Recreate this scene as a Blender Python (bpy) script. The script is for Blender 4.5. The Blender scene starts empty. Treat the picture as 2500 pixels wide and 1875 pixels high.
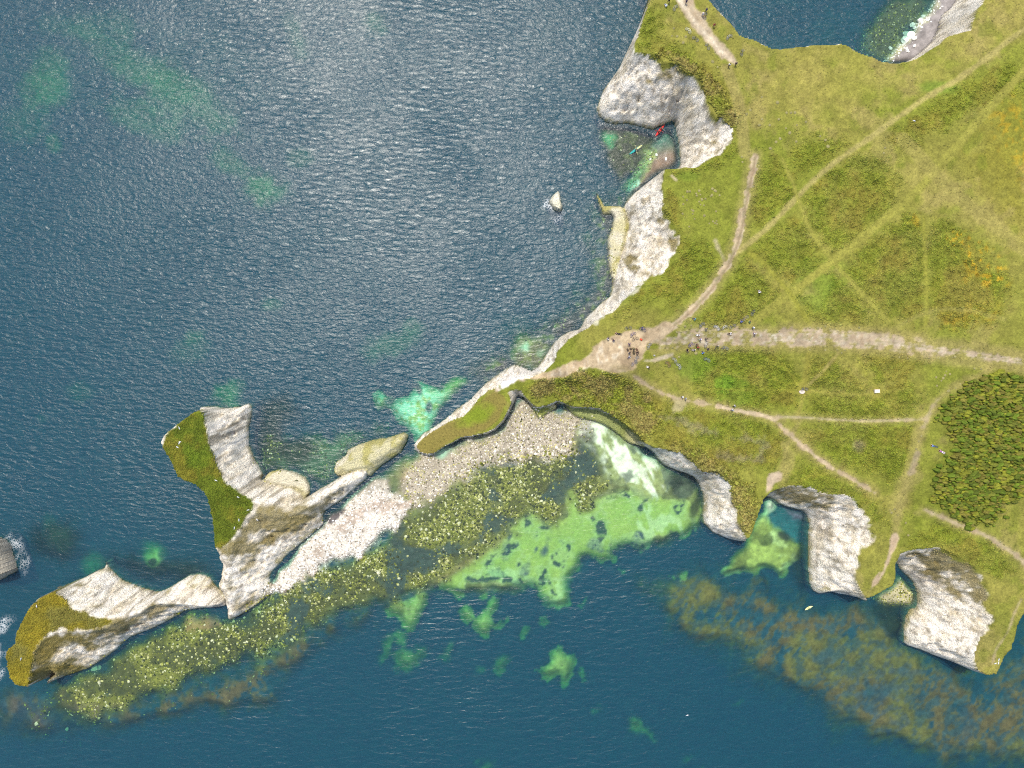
import bpy, math, random, time
import numpy as np
from mathutils import Vector, Matrix

T0 = time.time()
scene = bpy.context.scene
C = scene.collection

# ------------------------------------------------------------------ camera, sky, sun
H = 190.0            # drone altitude above the sea, metres
S = 0.108            # metres on the sea surface per survey pixel
cam_d = bpy.data.cameras.new('drone_camera')
cam = bpy.data.objects.new('drone_camera', cam_d)
C.objects.link(cam)
cam.location = (0, 0, H)
cam.rotation_euler = (0, 0, 0)
cam_d.sensor_width = 36.0
cam_d.lens = 18.0 * H / (1250 * S)
cam_d.clip_start = 1.0
cam_d.clip_end = 3000.0
scene.camera = cam

SUN_DIR = Vector((-0.14, 0.36, 0.94)).normalized()     # towards the sun
elev = math.asin(SUN_DIR.z)
azim = math.atan2(SUN_DIR.x, SUN_DIR.y)                 # clockwise from +Y
world = bpy.data.worlds.new('World')
scene.world = world
world.use_nodes = True
wn = world.node_tree
wn.nodes.clear()
sky = wn.nodes.new('ShaderNodeTexSky')
sky.sky_type = 'NISHITA'
sky.sun_disc = False
sky.sun_elevation = elev
sky.sun_rotation = azim
sky.air_density = 1.0
sky.dust_density = 3.0
bg = wn.nodes.new('ShaderNodeBackground')
bg.inputs['Strength'].default_value = 0.15
wo = wn.nodes.new('ShaderNodeOutputWorld')
wn.links.new(sky.outputs[0], bg.inputs['Color'])
wn.links.new(bg.outputs[0], wo.inputs['Surface'])

sl = bpy.data.lights.new('sun', 'SUN')
sl.energy = 2.3
sl.angle = math.radians(0.5)
sl.color = (1.0, 0.95, 0.84)
so = bpy.data.objects.new('sun', sl)
C.objects.link(so)
so.location = (0, 0, 150)
so.rotation_euler = SUN_DIR.to_track_quat('Z', 'Y').to_euler()

scene.view_settings.view_transform = 'Standard'
scene.view_settings.look = 'None'
scene.view_settings.gamma = 1.0
scene.view_settings.use_curve_mapping = False
scene.view_settings.exposure = 0.88
scene.render.engine = 'CYCLES'
scene.cycles.max_bounces = 6
scene.cycles.transparent_max_bounces = 6
scene.cycles.caustics_reflective = False
scene.cycles.caustics_refractive = False
scene.cycles.use_denoising = False
scene.cycles.filter_width = 1.15

# ------------------------------------------------------------------ survey helpers
def Q(x0, y0, pts, w=700):
    """points read on an enlargement of the survey -> survey pixels"""
    k = w / 2212.0
    return [(x0 + a * k, y0 + b * k) for a, b in pts]

def D(pts):
    return [(a * 1.1302, b * 1.1302) for a, b in pts]

def ground(u, v, z):
    k = S * (H - z) / H
    return (np.asarray(u, float) - 1250.0) * k, (937.5 - np.asarray(v, float)) * k

def image_uv(x, y, z):
    k = S * (H - z) / H
    return x / k + 1250.0, 937.5 - y / k

rng = np.random.default_rng(7)
random.seed(7)
_tab = rng.random((8, 256, 256)).astype(np.float32)

def vnoise(x, y, s=0):
    t = _tab[s % 8]
    xf = np.floor(x); yf = np.floor(y)
    fx = (x - xf).astype(np.float32); fy = (y - yf).astype(np.float32)
    xi = xf.astype(np.int64); yi = yf.astype(np.int64)
    fx = fx * fx * (3 - 2 * fx); fy = fy * fy * (3 - 2 * fy)
    x0 = xi & 255; x1 = (xi + 1) & 255; y0 = yi & 255; y1 = (yi + 1) & 255
    a = t[y0, x0]; b = t[y0, x1]; c = t[y1, x0]; d = t[y1, x1]
    return (a + (b - a) * fx) * (1 - fy) + (c + (d - c) * fx) * fy

def fbm(x, y, scale, octaves=4, s=0, gain=0.5, rot=0.0, stretch=1.0):
    """roughly -1..1; SCALE is the wavelength of the first octave"""
    if rot or stretch != 1.0:
        ca, sa = math.cos(rot), math.sin(rot)
        x, y = (x * ca + y * sa) / stretch, (-x * sa + y * ca)
    out = 0; amp = 1.0; tot = 0
    f = 1.0 / scale
    for o in range(octaves):
        out = out + amp * (vnoise(x * f + 17.3 * o + 3.1 * s, y * f - 9.7 * o + 5.3 * s, s + o) - 0.5) * 2
        tot += amp; amp *= gain; f *= 2.03
    return out / tot * 1.6

def sstep(a, b, x):
    t = np.clip((x - a) / (b - a), 0, 1)
    return t * t * (3 - 2 * t)

def smooth_poly(pts, n=2, closed=True):
    p = np.array(pts, float)
    for _ in range(n):
        if closed:
            q = np.roll(p, -1, 0)
            p = np.stack([p * .75 + q * .25, p * .25 + q * .75], 1).reshape(-1, 2)
        else:
            a, b = p[:-1], p[1:]
            m = np.stack([a * .75 + b * .25, a * .25 + b * .75], 1).reshape(-1, 2)
            p = np.vstack([p[:1], m, p[-1:]])
    return p

def seg_dist(ax, ay, pts, cap, closed):
    p = np.asarray(pts, float)
    d2 = np.full((len(ay), len(ax)), cap * cap, np.float32)
    n = len(p)
    for i in range(n if closed else n - 1):
        (x1, y1), (x2, y2) = p[i], p[(i + 1) % n]
        i0 = np.searchsorted(ax, min(x1, x2) - cap); i1 = np.searchsorted(ax, max(x1, x2) + cap)
        j0 = np.searchsorted(ay, min(y1, y2) - cap); j1 = np.searchsorted(ay, max(y1, y2) + cap)
        if i0 >= i1 or j0 >= j1:
            continue
        X = ax[None, i0:i1].astype(np.float32); Y = ay[j0:j1, None].astype(np.float32)
        dx, dy = x2 - x1, y2 - y1
        L = dx * dx + dy * dy + 1e-9
        t = np.clip(((X - x1) * dx + (Y - y1) * dy) / L, 0, 1)
        q = (X - x1 - t * dx) ** 2 + (Y - y1 - t * dy) ** 2
        np.minimum(d2[j0:j1, i0:i1], q, out=d2[j0:j1, i0:i1])
    return np.sqrt(d2)

def sdf(ax, ay, pts, cap):
    """signed distance to a polygon on a regular grid, positive inside"""
    p = np.asarray(pts, float)
    d = seg_dist(ax, ay, p, cap, True)
    ins = np.zeros(d.shape, bool)
    n = len(p)
    for i in range(n):
        (x1, y1), (x2, y2) = p[i], p[(i + 1) % n]
        if y1 == y2:
            continue
        j0 = np.searchsorted(ay, min(y1, y2)); j1 = np.searchsorted(ay, max(y1, y2))
        if j0 >= j1:
            continue
        yy = ay[j0:j1]
        xi = x1 + (yy - y1) * (x2 - x1) / (y2 - y1)
        ins[j0:j1] ^= ax[None, :] < xi[:, None]
    return np.where(ins, d, -d)

# survey raster on which plan masks are drawn
RU = np.arange(-200, 2701, 2.0)
RV = np.arange(-200, 2076, 2.0)
GU, GV = np.meshgrid(RU, RV)
GU = GU.astype(np.float32); GV = GV.astype(np.float32)
NZ1 = fbm(GU, GV, 60, 4, 1)
NZ2 = fbm(GU, GV, 22, 4, 2)
NZ3 = fbm(GU, GV, 9, 3, 3)
NZ4 = fbm(GU, GV, 220, 4, 4)

off2 = lambda p_, du, dv: [(a + du, b + dv) for a, b in p_]

def area(pts, feather=6, rough=6, sm=1, nz=None):
    """0..1 mask of a polygon with a ragged edge"""
    p = smooth_poly(pts, sm)
    cap = feather + 2.2 * rough + 4
    d = sdf(RU, RV, p, cap)
    n = (NZ1 * .45 + NZ2 * .8 + NZ3 * .4) if nz is None else nz
    return sstep(-feather, feather, d + rough * n)

def line(pts, width, feather=4, rough=3, sm=2):
    p = smooth_poly(pts, sm, False)
    d = width / 2 - seg_dist(RU, RV, p, width / 2 + feather + 2.2 * rough + 2, False)
    return sstep(-feather, feather, d + rough * (NZ2 * .7 + NZ3 * .6))

def blob(u, v, ru, rv, ang=0, rough=.5):
    ca, sa = math.cos(ang), math.sin(ang)
    x = (GU - u) * ca + (GV - v) * sa; y = -(GU - u) * sa + (GV - v) * ca
    r = np.sqrt((x / ru) ** 2 + (y / rv) ** 2)
    return sstep(1.25, .35, r + rough * (NZ1 * .5 + NZ2 * .5))

def sample(R, u, v):
    a = np.clip((u - RU[0]) / 2.0, 0, len(RU) - 1.001); b = np.clip((v - RV[0]) / 2.0, 0, len(RV) - 1.001)
    i = a.astype(int); j = b.astype(int)
    fa = a - i; fb = b - j
    if R.ndim == 3:
        fa = fa[..., None]; fb = fb[..., None]
    return (R[j, i] * (1 - fa) + R[j, i + 1] * fa) * (1 - fb) + (R[j + 1, i] * (1 - fa) + R[j + 1, i + 1] * fa) * fb

def srgb(r, g, b):
    f = lambda c: (c / 255 / 12.92) if c < 10.3 else (((c / 255) + .055) / 1.055) ** 2.4
    return np.array([f(r), f(g), f(b)], np.float32)

# ------------------------------------------------------------------ outlines read from the survey
A3 = lambda p: Q(1200, 0, p)
A4 = lambda p: Q(1800, 0, p)
B7 = lambda p: Q(1200, 450, p)
C0 = lambda p: Q(0, 900, p)
C1 = lambda p: Q(600, 900, p)
C2 = lambda p: Q(1200, 900, p)
C3 = lambda p: Q(1800, 900, p)
E0 = lambda p: Q(0, 1350, p)
E1 = lambda p: Q(600, 1350, p)
E2 = lambda p: Q(1200, 1350, p)
E3 = lambda p: Q(1800, 1350, p)

# mainland foot of the cliffs, clockwise; 't' = the top edge hides the foot, so the foot lies under it
main_foot = [
 ('t', A3([(1215, -300)])),
 ('b', A3([(1225, -60), (1190, 60), (1150, 170), (1110, 270), (1080, 330), (1050, 390), (1020, 450), (980, 540), (920, 620), (860, 700),
           (830, 780), (808, 840), (830, 900), (880, 945), (950, 960), (1050, 955), (1120, 970), (1200, 993), (1245, 1000), (1330, 960),
           (1390, 938), (1405, 945), (1430, 1040), (1448, 1130), (1455, 1270)])),
 ('t', A3([(1500, 1290), (1420, 1297), (1335, 1308)])),
 ('b', B7([(1380, -120), (1190, 0), (1100, 70), (1040, 130), (1012, 190), (1040, 260), (1050, 340), (1030, 420), (990, 520), (970, 590), (955, 650),
           (950, 690), (930, 740), (935, 800), (920, 860), (840, 920), (780, 980), (720, 1040), (690, 1100), (670, 1120), (590, 1140), (540, 1170),
           (490, 1210), (450, 1270), (410, 1330), (360, 1410), (310, 1440), (250, 1415), (180, 1388), (100, 1430)])),
 ('b', C1([(1980, 20), (1880, 90), (1800, 160), (1740, 230), (1640, 300), (1560, 370), (1480, 430), (1420, 470), (1370, 500), (1320, 550),
           (1296, 590), (1305, 630), (1350, 652), (1400, 667), (1455, 660), (1540, 596), (1600, 575), (1660, 538), (1760, 522), (1860, 505),
           (1925, 475), (1995, 405), (2035, 335), (2070, 265), (2085, 235)])),
 ('b', C2([(200, 210), (235, 216), (256, 226), (312, 284), (350, 306), (420, 294), (485, 271), (510, 255), (560, 276), (640, 308), (760, 308), (830, 318), (900, 356),
           (980, 406), (1050, 462), (1100, 510), (1138, 565)])),
 ('b', C2([(1200, 612), (1260, 655), (1290, 705), (1330, 745), (1400, 775), (1450, 795), (1500, 805), (1560, 835), (1600, 895),
           (1630, 965), (1640, 1050), (1630, 1130), (1640, 1200), (1700, 1262), (1800, 1302), (1900, 1327), (1965, 1332)])),
 ('t', C2([(1985, 1300), (2020, 1240), (2060, 1120), (2090, 1030)])),
 ('t', C3([(200, 1010), (250, 965)])),
 ('b', C3([(290, 1010), (310, 1040), (370, 1062), (440, 1082), (500, 1095), (540, 1140), (550, 1200), (545, 1350), (548, 1450), (548, 1600)])),
 ('b', E3([(548, 100), (550, 220), (580, 290), (620, 312), (690, 290), (750, 302), (830, 297), (900, 332), (960, 362), (1003, 365)])),
 ('t', E3([(1060, 330), (1130, 290), (1200, 250), (1220, 200), (1225, 150), (1224, 100)])),
 ('b', E3([(1222, 60), (1250, 120), (1300, 170), (1350, 220), (1380, 290), (1390, 360), (1380, 420), (1330, 430), (1300, 480), (1280, 600),
           (1285, 690), (1310, 712), (1400, 742), (1500, 782), (1600, 812), (1700, 852), (1800, 892), (1865, 917)])),
 ('t', E3([(1930, 945), (2000, 940), (2025, 880), (2060, 800), (2110, 740), (2150, 640), (2160, 560), (2190, 500), (2230, 440), (2330, 300), (2480, 240), (3100, 200)])),
 ('t', [(2900, 600), (2900, -300)]),
 ('b', A4([(2150, -640), (1900, -260), (1700, -20), (1640, 70), (1570, 130), (1550, 180), (1530, 260), (1480, 340), (1420, 400), (1340, 468)])),
 ('t', A4([(1240, 485), (1150, 477), (1100, 465), (1060, 440), (1000, 425), (920, 390), (860, 350), (810, 335), (700, 345), (560, 350), (440, 365),
           (340, 378), (280, 375), (220, 350), (140, 310), (60, 290), (0, 258)])),
 ('t', A3([(1910, 260), (1860, 190), (1800, 130), (1730, 60), (1680, 0), (1600, -150), (1560, -300)])),
]
main_top = (
 A3([(1222, -300), (1240, -60), (1220, 10), (1190, 90), (1155, 190), (1132, 280), (1102, 345), (1107, 405), (1180, 415), (1250, 420), (1290, 430), (1330, 480),
     (1400, 490), (1440, 495), (1500, 560), (1560, 580), (1620, 600), (1640, 680), (1660, 780), (1700, 870), (1740, 905), (1790, 890),
     (1830, 950), (1865, 990), (1868, 1080), (1820, 1150), (1790, 1200), (1720, 1225), (1640, 1270), (1580, 1300), (1500, 1290), (1420, 1297), (1335, 1308)]) +
 B7([(1315, 0), (1330, 150), (1340, 200), (1380, 240), (1400, 300), (1440, 370), (1458, 420), (1442, 500), (1420, 585), (1380, 620), (1290, 720),
     (1240, 750), (1165, 775), (1100, 830), (1040, 880), (980, 940), (940, 990), (860, 1030), (800, 1060), (740, 1110), (690, 1140), (600, 1190),
     (560, 1230), (510, 1300), (480, 1380), (400, 1450), (300, 1495), (200, 1500), (120, 1530)]) +
 C1([(1990, 110), (1900, 160), (1850, 190), (1790, 240), (1740, 310), (1680, 370), (1580, 410), (1500, 450), (1400, 510), (1340, 562),
     (1318, 600), (1342, 643), (1400, 662), (1452, 652), (1536, 596), (1600, 566), (1656, 532), (1745, 518), (1850, 496), (1916, 465), (1982, 402),
     (2020, 334), (2050, 264), (2030, 215)]) +
 C2([(110, 170), (180, 160), (230, 170), (250, 215), (310, 275), (350, 298), (420, 285), (480, 262), (510, 245), (560, 265), (640, 298), (760, 298), (830, 308), (900, 345),
     (980, 395), (1050, 452), (1100, 500), (1140, 552), (1200, 585), (1270, 615), (1400, 628), (1500, 658), (1560, 715), (1605, 775), (1640, 790), (1740, 788),
     (1820, 855), (1880, 955), (1920, 1080), (1915, 1180), (1955, 1280), (1975, 1312), (1990, 1300), (2020, 1240), (2060, 1120), (2090, 1030)]) +
 C3([(200, 1010), (250, 958), (300, 932), (420, 900), (560, 905), (660, 960), (720, 968), (800, 968), (880, 988), (950, 1045), (1000, 1115), (1040, 1195), (1072, 1290), (1062, 1380),
     (1005, 1430), (965, 1480), (945, 1560), (935, 1640)]) +
 E3([(930, 150), (930, 230), (950, 290), (1000, 352), (1060, 330), (1130, 290), (1200, 250), (1220, 200), (1225, 150), (1224, 100), (1222, 0)]) +
 C3([(1232, 1500), (1260, 1425), (1400, 1385), (1560, 1378), (1660, 1420), (1780, 1490), (1860, 1540)]) +
 E3([(1920, 200), (1960, 330), (1985, 430), (2000, 540), (1950, 620), (1880, 650), (1850, 730), (1832, 800), (1862, 905), (1930, 945), (2000, 940), (2025, 880), (2060, 800), (2110, 740), (2150, 640), (2160, 560),
     (2190, 500), (2230, 440), (2330, 300), (2480, 240), (3100, 200)]) +
 [(2900, 600), (2900, -300)] +
 A4([(2420, -640), (2150, -300), (1915, -10), (1860, 90), (1830, 150), (1810, 230), (1740, 247), (1640, 272), (1560, 342), (1480, 392), (1400, 442), (1335, 468), (1240, 485), (1150, 477),
     (1100, 465), (1060, 440), (1000, 425), (920, 390), (860, 350), (810, 335), (700, 345), (560, 350), (440, 365),
     (340, 378), (280, 375), (220, 350), (140, 310), (60, 290), (0, 258)]) +
 A3([(1910, 260), (1860, 190), (1800, 130), (1730, 60), (1680, 0), (1600, -150), (1560, -300)]))
main_h = [(1700, 100, 21), (1640, 0, 20), (1760, 330, 21), (2100, 250, 22), (2450, 300, 24), (2600, 800, 25), (2000, 700, 22), (1650, 700, 18),
          (1640, 560, 19), (1480, 860, 14), (1400, 900, 12.5), (1300, 910, 9.5), (1220, 950, 6.2), (1120, 1060, 4.2), (1030, 1095, 4.2), (1380, 960, 6.5), (1500, 1000, 7.5), (1570, 1090, 11.5), (1700, 1130, 15.5), (1800, 1200, 15.5),
          (1820, 1300, 15), (2050, 1280, 18), (2130, 1400, 18), (2110, 1450, 17), (2400, 1400, 20), (2400, 1630, 17), (2300, 1050, 22), (2450, 1450, 20)]

# big stack
s1_foot = [
 ('t', C0([(1240, 570), (1262, 520), (1340, 450), (1420, 390), (1480, 342)])),
 ('b', C0([(1545, 297), (1600, 290), (1700, 297), (1800, 297), (1860, 290), (1920, 265), (1945, 290), (1945, 350), (1930, 420), (1925, 500), (1930, 600),
           (1960, 680), (2000, 750), (2035, 820), (2020, 848), (2070, 872)])),
 ('b', C1([(200, 878), (300, 900), (380, 922), (440, 960), (457, 1002), (500, 972), (560, 932), (640, 890), (720, 840), (800, 790), (880, 766), (920, 762),
           (950, 790), (940, 840), (900, 880), (840, 925), (800, 962), (770, 992), (720, 1032), (660, 1062), (612, 1100), (600, 1135), (596, 1200), (550, 1240), (480, 1300),
           (420, 1350), (330, 1430), (260, 1505), (200, 1565), (182, 1620)])),
 ('b', E0([(2075, 190), (2110, 280), (2080, 322), (1990, 392), (1900, 452), (1850, 482), (1775, 518)])),
 ('b', E0([(1757, 490), (1762, 420), (1748, 390), (1735, 320), (1697, 270)])),
 ('b', E0([(1687, 240), (1716, 180), (1722, 80), (1690, 30)])),
 ('t', C0([(1668, 1425), (1650, 1380), (1645, 1300), (1640, 1180), (1620, 1080), (1600, 1000), (1570, 950), (1500, 890), (1420, 860), (1370, 830),
           (1340, 760), (1300, 680), (1260, 620)])),
]
s1_top = (C0([(1240, 570), (1262, 520), (1340, 450), (1420, 390), (1480, 345), (1552, 318), (1575, 400), (1600, 500), (1610, 590), (1640, 680), (1680, 770),
              (1730, 860), (1800, 920), (1880, 970), (1960, 1012)]) +
          C1([(100, 1035), (250, 1090), (370, 1085), (450, 1035), (560, 968), (640, 920), (730, 875), (800, 832), (880, 790), (925, 775), (932, 800), (880, 838),
              (790, 885), (700, 930), (600, 995), (480, 1075), (380, 1125), (240, 1150), (100, 1110), (20, 1150)]) +
          C0([(1880, 1180), (1830, 1290), (1790, 1400), (1775, 1500)]) +
          E0([(1770, 150), (1760, 250), (1780, 330), (1790, 420), (1785, 480), (1770, 480), (1772, 410), (1752, 320), (1722, 270), (1738, 180), (1740, 80)]) +
          C0([(1690, 1430), (1660, 1385), (1648, 1300), (1640, 1180), (1620, 1080), (1600, 1000), (1570, 950), (1500, 890), (1420, 860), (1370, 830),
              (1340, 760), (1300, 680), (1260, 620)]))
s1_h = [(430, 1080, 19), (480, 1020, 19), (500, 1200, 18), (560, 1260, 16), (540, 1330, 14.5), (640, 1235, 14), (720, 1240, 11.5), (800, 1200, 8), (890, 1150, 4.5), (560, 1400, 12), (552, 1440, 9), (565, 1490, 6)]

# stack with the yellow-green cap
s2_foot = [
 ('t', E0([(45, 800), (50, 760), (120, 700), (125, 620), (170, 530), (200, 470), (250, 390), (320, 330)])),
 ('b', E0([(410, 288), (480, 260), (560, 230), (650, 190), (740, 140), (812, 112), (826, 60), (842, 105), (880, 145), (950, 205), (1050, 245),
           (1150, 278), (1220, 298), (1300, 270), (1380, 220), (1460, 175), (1540, 160), (1620, 182), (1660, 242), (1690, 272), (1712, 295), (1745, 325), (1750, 402),
           (1700, 412), (1600, 417), (1500, 432), (1440, 437), (1370, 482), (1280, 532), (1200, 572), (1100, 612), (1000, 652), (940, 702), (900, 742),
           (850, 782), (790, 822), (700, 882), (620, 912), (520, 942), (420, 982), (350, 1022)])),
 ('t', E0([(300, 1030), (200, 1040), (120, 1020), (70, 960), (60, 880)])),
]
s2_top = E0([(45, 800), (50, 760), (120, 700), (125, 620), (170, 530), (200, 470), (250, 390), (320, 330), (415, 300), (470, 325), (520, 385), (600, 440),
             (700, 468), (850, 492), (960, 475), (1080, 440), (1150, 390), (1220, 378), (1440, 385), (1600, 400), (1735, 385), (1735, 400), (1600, 410), (1440, 398),
             (1240, 392), (1160, 410), (1090, 462), (980, 500), (880, 540), (820, 580), (700, 605), (560, 610), (420, 620), (330, 680), (270, 760), (240, 860), (230, 960), (215, 1035), (120, 1020), (70, 960), (60, 880)])
s2_h = [(60, 1600, 15), (120, 1480, 16.5), (200, 1520, 16), (270, 1520, 14.5), (330, 1495, 12), (380, 1475, 10.5), (460, 1475, 8.5), (550, 1478, 6.5), (60, 1670, 14)]

# low weathered rock between the stacks
s3_foot = [('b', C1([(680, 780), (700, 720), (775, 665), (790, 622), (880, 580), (1000, 542), (1100, 530), (1150, 512), (1220, 490), (1260, 510), (1240, 572), (1200, 642),
                     (1130, 692), (1040, 752), (990, 802), (960, 832), (900, 800), (830, 800), (720, 832), (690, 812)]))]
s3_top = C1([(740, 762), (800, 700), (850, 650), (960, 610), (1080, 580), (1170, 545), (1215, 520), (1210, 550), (1120, 620), (1020, 690), (930, 740), (850, 760), (770, 790)])
s3_h = [(850, 1130, 3.6), (900, 1100, 4.2), (970, 1075, 3.4), (830, 1140, 2.6)]

# stack cut by the left border of the survey
s4_foot = [('b', C0([(-260, 1300), (0, 1306), (40, 1310), (80, 1350), (100, 1430), (130, 1520), (135, 1560), (80, 1590), (40, 1612), (0, 1632), (-260, 1660)]))]
s4_top = C0([(-250, 1330), (0, 1330), (28, 1345), (45, 1400), (52, 1470), (68, 1560), (30, 1580), (0, 1600), (-250, 1630)])
s4_h = [(0, 1360, 9), (-60, 1360, 13)]

# lone rock off the cove, ledges
s5_foot = [('b', A3([(440, 1560), (470, 1510), (512, 1470), (530, 1500), (536, 1560), (552, 1600), (530, 1642), (470, 1612)]))]
s5_top = A3([(468, 1560), (488, 1525), (510, 1490), (520, 1510), (524, 1565), (532, 1600), (520, 1615), (480, 1590)])
s5_h = [(1355, 495, 2.6)]
s6_foot = [('b', B7([(800, 55), (830, 90), (868, 165), (930, 170), (1000, 172), (1030, 200), (1060, 330), (1035, 450), (1000, 560), (975, 680), (960, 760), (935, 870),
                     (912, 862), (925, 800), (935, 745), (910, 660), (905, 560), (895, 430), (930, 330), (942, 260), (920, 232), (862, 235), (825, 140)]))]
s6_top = B7([(905, 190), (1000, 190), (1020, 220), (1040, 330), (1020, 440), (985, 560), (962, 680), (950, 740), (938, 740), (925, 650), (922, 560), (915, 440), (950, 340), (960, 260), (940, 215)])
s6_h = [(1510, 520, 1.8), (1500, 600, 1.5), (1495, 680, 1.2)]
s7_foot = [('b', C1([(130, 860), (185, 795), (280, 772), (380, 795), (465, 838), (500, 900), (495, 965), (460, 1004), (440, 970), (380, 930), (300, 910), (200, 890)]))]
s7_top = C1([(170, 850), (210, 815), (280, 795), (370, 815), (445, 855), (475, 905), (468, 960), (440, 940), (380, 905), (300, 880), (200, 868)])
s7_h = [(700, 1170, 1.7), (745, 1195, 1.4)]

s8_foot = [('b', C2([(300, 262), (330, 330), (372, 392), (420, 350), (500, 305), (500, 250), (545, 255), (600, 318), (660, 378), (760, 395), (840, 420), (920, 462), (1000, 522), (1060, 575), (1130, 592), (1180, 612), (1180, 560), (1080, 440), (900, 310), (640, 270), (420, 270)]))]
s8_top = C2([(320, 290), (345, 330), (374, 378), (412, 342), (480, 296), (490, 275), (560, 282), (620, 322), (672, 366), (764, 384), (840, 408), (920, 448), (1000, 508), (1060, 558), (1130, 578), (1160, 590), (1150, 560), (1050, 440), (880, 320), (640, 290), (420, 285)])
s8_h = [(1400, 1010, 1.5), (1480, 1040, 1.4), (1320, 1010, 1.2), (1550, 1080, 1.0)]

main_h = [(a, b, c * .76) for a, b, c in main_h]
s1_h = [(a, b, c * .66) for a, b, c in s1_h]
s2_h = [(a, b, c * .74) for a, b, c in s2_h]
s4_h = [(a, b, c * .7) for a, b, c in s4_h]

def rbf(ctrl, u, v, r=None):
    c = np.array(ctrl, float)
    num = 0; den = 0
    for cu, cv, cz in c:
        w = 1.0 / (((u - cu) ** 2 + (v - cv) ** 2) / 1e4 + .08) ** 2
        num = num + w * cz; den = den + w
    return num / den

# ------------------------------------------------------------------ height of the ground
STEP = 0.32
AX = np.arange(-158, 158, STEP)
AY = np.arange(-120, 120, STEP)
X, Y = np.meshgrid(AX, AY)
X = X.astype(np.float64); Y = Y.astype(np.float64)

def outline(foot, ctrl, push=1.3):
    pts = []; flag = []
    for kind, p in foot:
        for u, v in p:
            z = 0.0 if kind == 'b' else float(rbf(ctrl, u, v))
            x, y = ground(u, v, z)
            pts.append((float(x), float(y))); flag.append(kind == 't')
    p = np.array(pts); n = len(p)
    e = np.roll(p, -1, 0) - np.roll(p, 1, 0)
    nrm = np.stack([e[:, 1], -e[:, 0]], 1)
    nrm /= np.linalg.norm(nrm, axis=1)[:, None] + 1e-9
    a = np.sum(p[:, 0] * np.roll(p[:, 1], -1) - np.roll(p[:, 0], -1) * p[:, 1])
    if a < 0:
        nrm = -nrm
    f = np.array(flag)
    p[f] += nrm[f] * push
    return p

def cap_line(pts, ctrl):
    out = []
    for u, v in pts:
        z = float(rbf(ctrl, u, v))
        x, y = ground(u, v, z)
        out.append((float(x), float(y)))
    return np.array(out)

FN = fbm(X, Y, 5.0, 4, 5)
FN2 = fbm(X, Y, 1.6, 3, 6)
FN3 = fbm(X, Y, 14.0, 3, 2)

def rise(foot, top, ctrl, cap=26.0, power=.8, flute=.55, ledge=.22, push=1.3):
    """height field of one mass of rock: NaN outside its foot; second value 0 at the foot .. 1 on top"""
    B = outline(foot, ctrl, push); Tp = cap_line(top, ctrl)
    x0, y0 = B.min(0) - 2; x1, y1 = B.max(0) + 2
    i0, i1 = np.searchsorted(AX, [x0, x1]); j0, j1 = np.searchsorted(AY, [y0, y1])
    i1 = max(i1, i0 + 2); j1 = max(j1, j0 + 2)
    ax = AX[i0:i1]; ay = AY[j0:j1]
    dB = sdf(ax, ay, B, cap); dT = sdf(ax, ay, Tp, cap)
    xs = X[j0:j1, i0:i1]; ys = Y[j0:j1, i0:i1]
    rdg = 1 - 2.2 * np.abs(FN2[j0:j1, i0:i1])
    dBn = dB + flute * (FN[j0:j1, i0:i1] * 1.1 + rdg * .55) * sstep(0, 2.5, dB - .1) * sstep(.2, -1.0, dT)
    out = np.clip(-dT, 0, None)
    t = np.clip(dBn, 0, None) / (np.clip(dBn, 0, None) + out + 1e-6)
    t = np.where(dT >= 0, 1.0, t)
    z = np.full(xs.shape, np.mean([c[2] for c in ctrl]))
    for _ in range(4):
        u, v = image_uv(xs, ys, z)
        z = rbf(ctrl, u, v)
    ztop = z
    z = ztop * np.power(t, power)
    mid = t * (1 - t) * 4
    zs = z * 1.1 + FN[j0:j1, i0:i1] * 1.2
    z = z + ledge * 2.2 * (np.abs((zs % 1.0) - .5) * 2 - .5) * mid + (.5 * FN2[j0:j1, i0:i1] + .45 * rdg) * mid * min(1, flute / .5)
    z = np.where(dB > 0, z, np.nan)
    Z = np.full(X.shape, np.nan); Tt = np.zeros(X.shape)
    Z[j0:j1, i0:i1] = z; Tt[j0:j1, i0:i1] = np.where(dB > 0, t, 0)
    return Z, Tt

MASSES = [('mainland', main_foot, main_top, main_h, dict()),
          ('big', s1_foot, s1_top, s1_h, dict(power=.9, flute=.7)),
          ('capped', s2_foot, s2_top, s2_h, dict(power=.9)),
          ('low', s3_foot, s3_top, s3_h, dict(power=.6, flute=.3)),
          ('edge', s4_foot, s4_top, s4_h, dict(power=.8, flute=.3)),
          ('lone', s5_foot, s5_top, s5_h, dict(power=.7, flute=.2, ledge=.05)),
          ('ledge', s6_foot, s6_top, s6_h, dict(power=.5, flute=.25, ledge=.05)),
          ('shelf', s7_foot, s7_top, s7_h, dict(power=.5, flute=.25, ledge=.05)),
          ('bayledge', s8_foot, s8_top, s8_h, dict(power=.5, flute=.2, ledge=.03))]
Z = np.full(X.shape, -99.0); TT = np.zeros(X.shape); OWN = np.zeros(X.shape, np.int8)
for k, (nm, ft, tp, hh, kw) in enumerate(MASSES):
    z, t = rise(ft, tp, hh, **kw)
    m = np.nan_to_num(z, nan=-99.0) > np.maximum(Z, -1)
    m &= ~np.isnan(z)
    Z[m] = z[m]; TT[m] = t[m]; OWN[m] = k + 1
print('masses', round(time.time() - T0, 1))

# ------------------------------------------------------------------ plan of the sea bed, on the survey raster
def mixc(dst, col, m):
    m = m[..., None]
    dst *= (1 - m); dst += m * np.asarray(col, np.float32)

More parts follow.
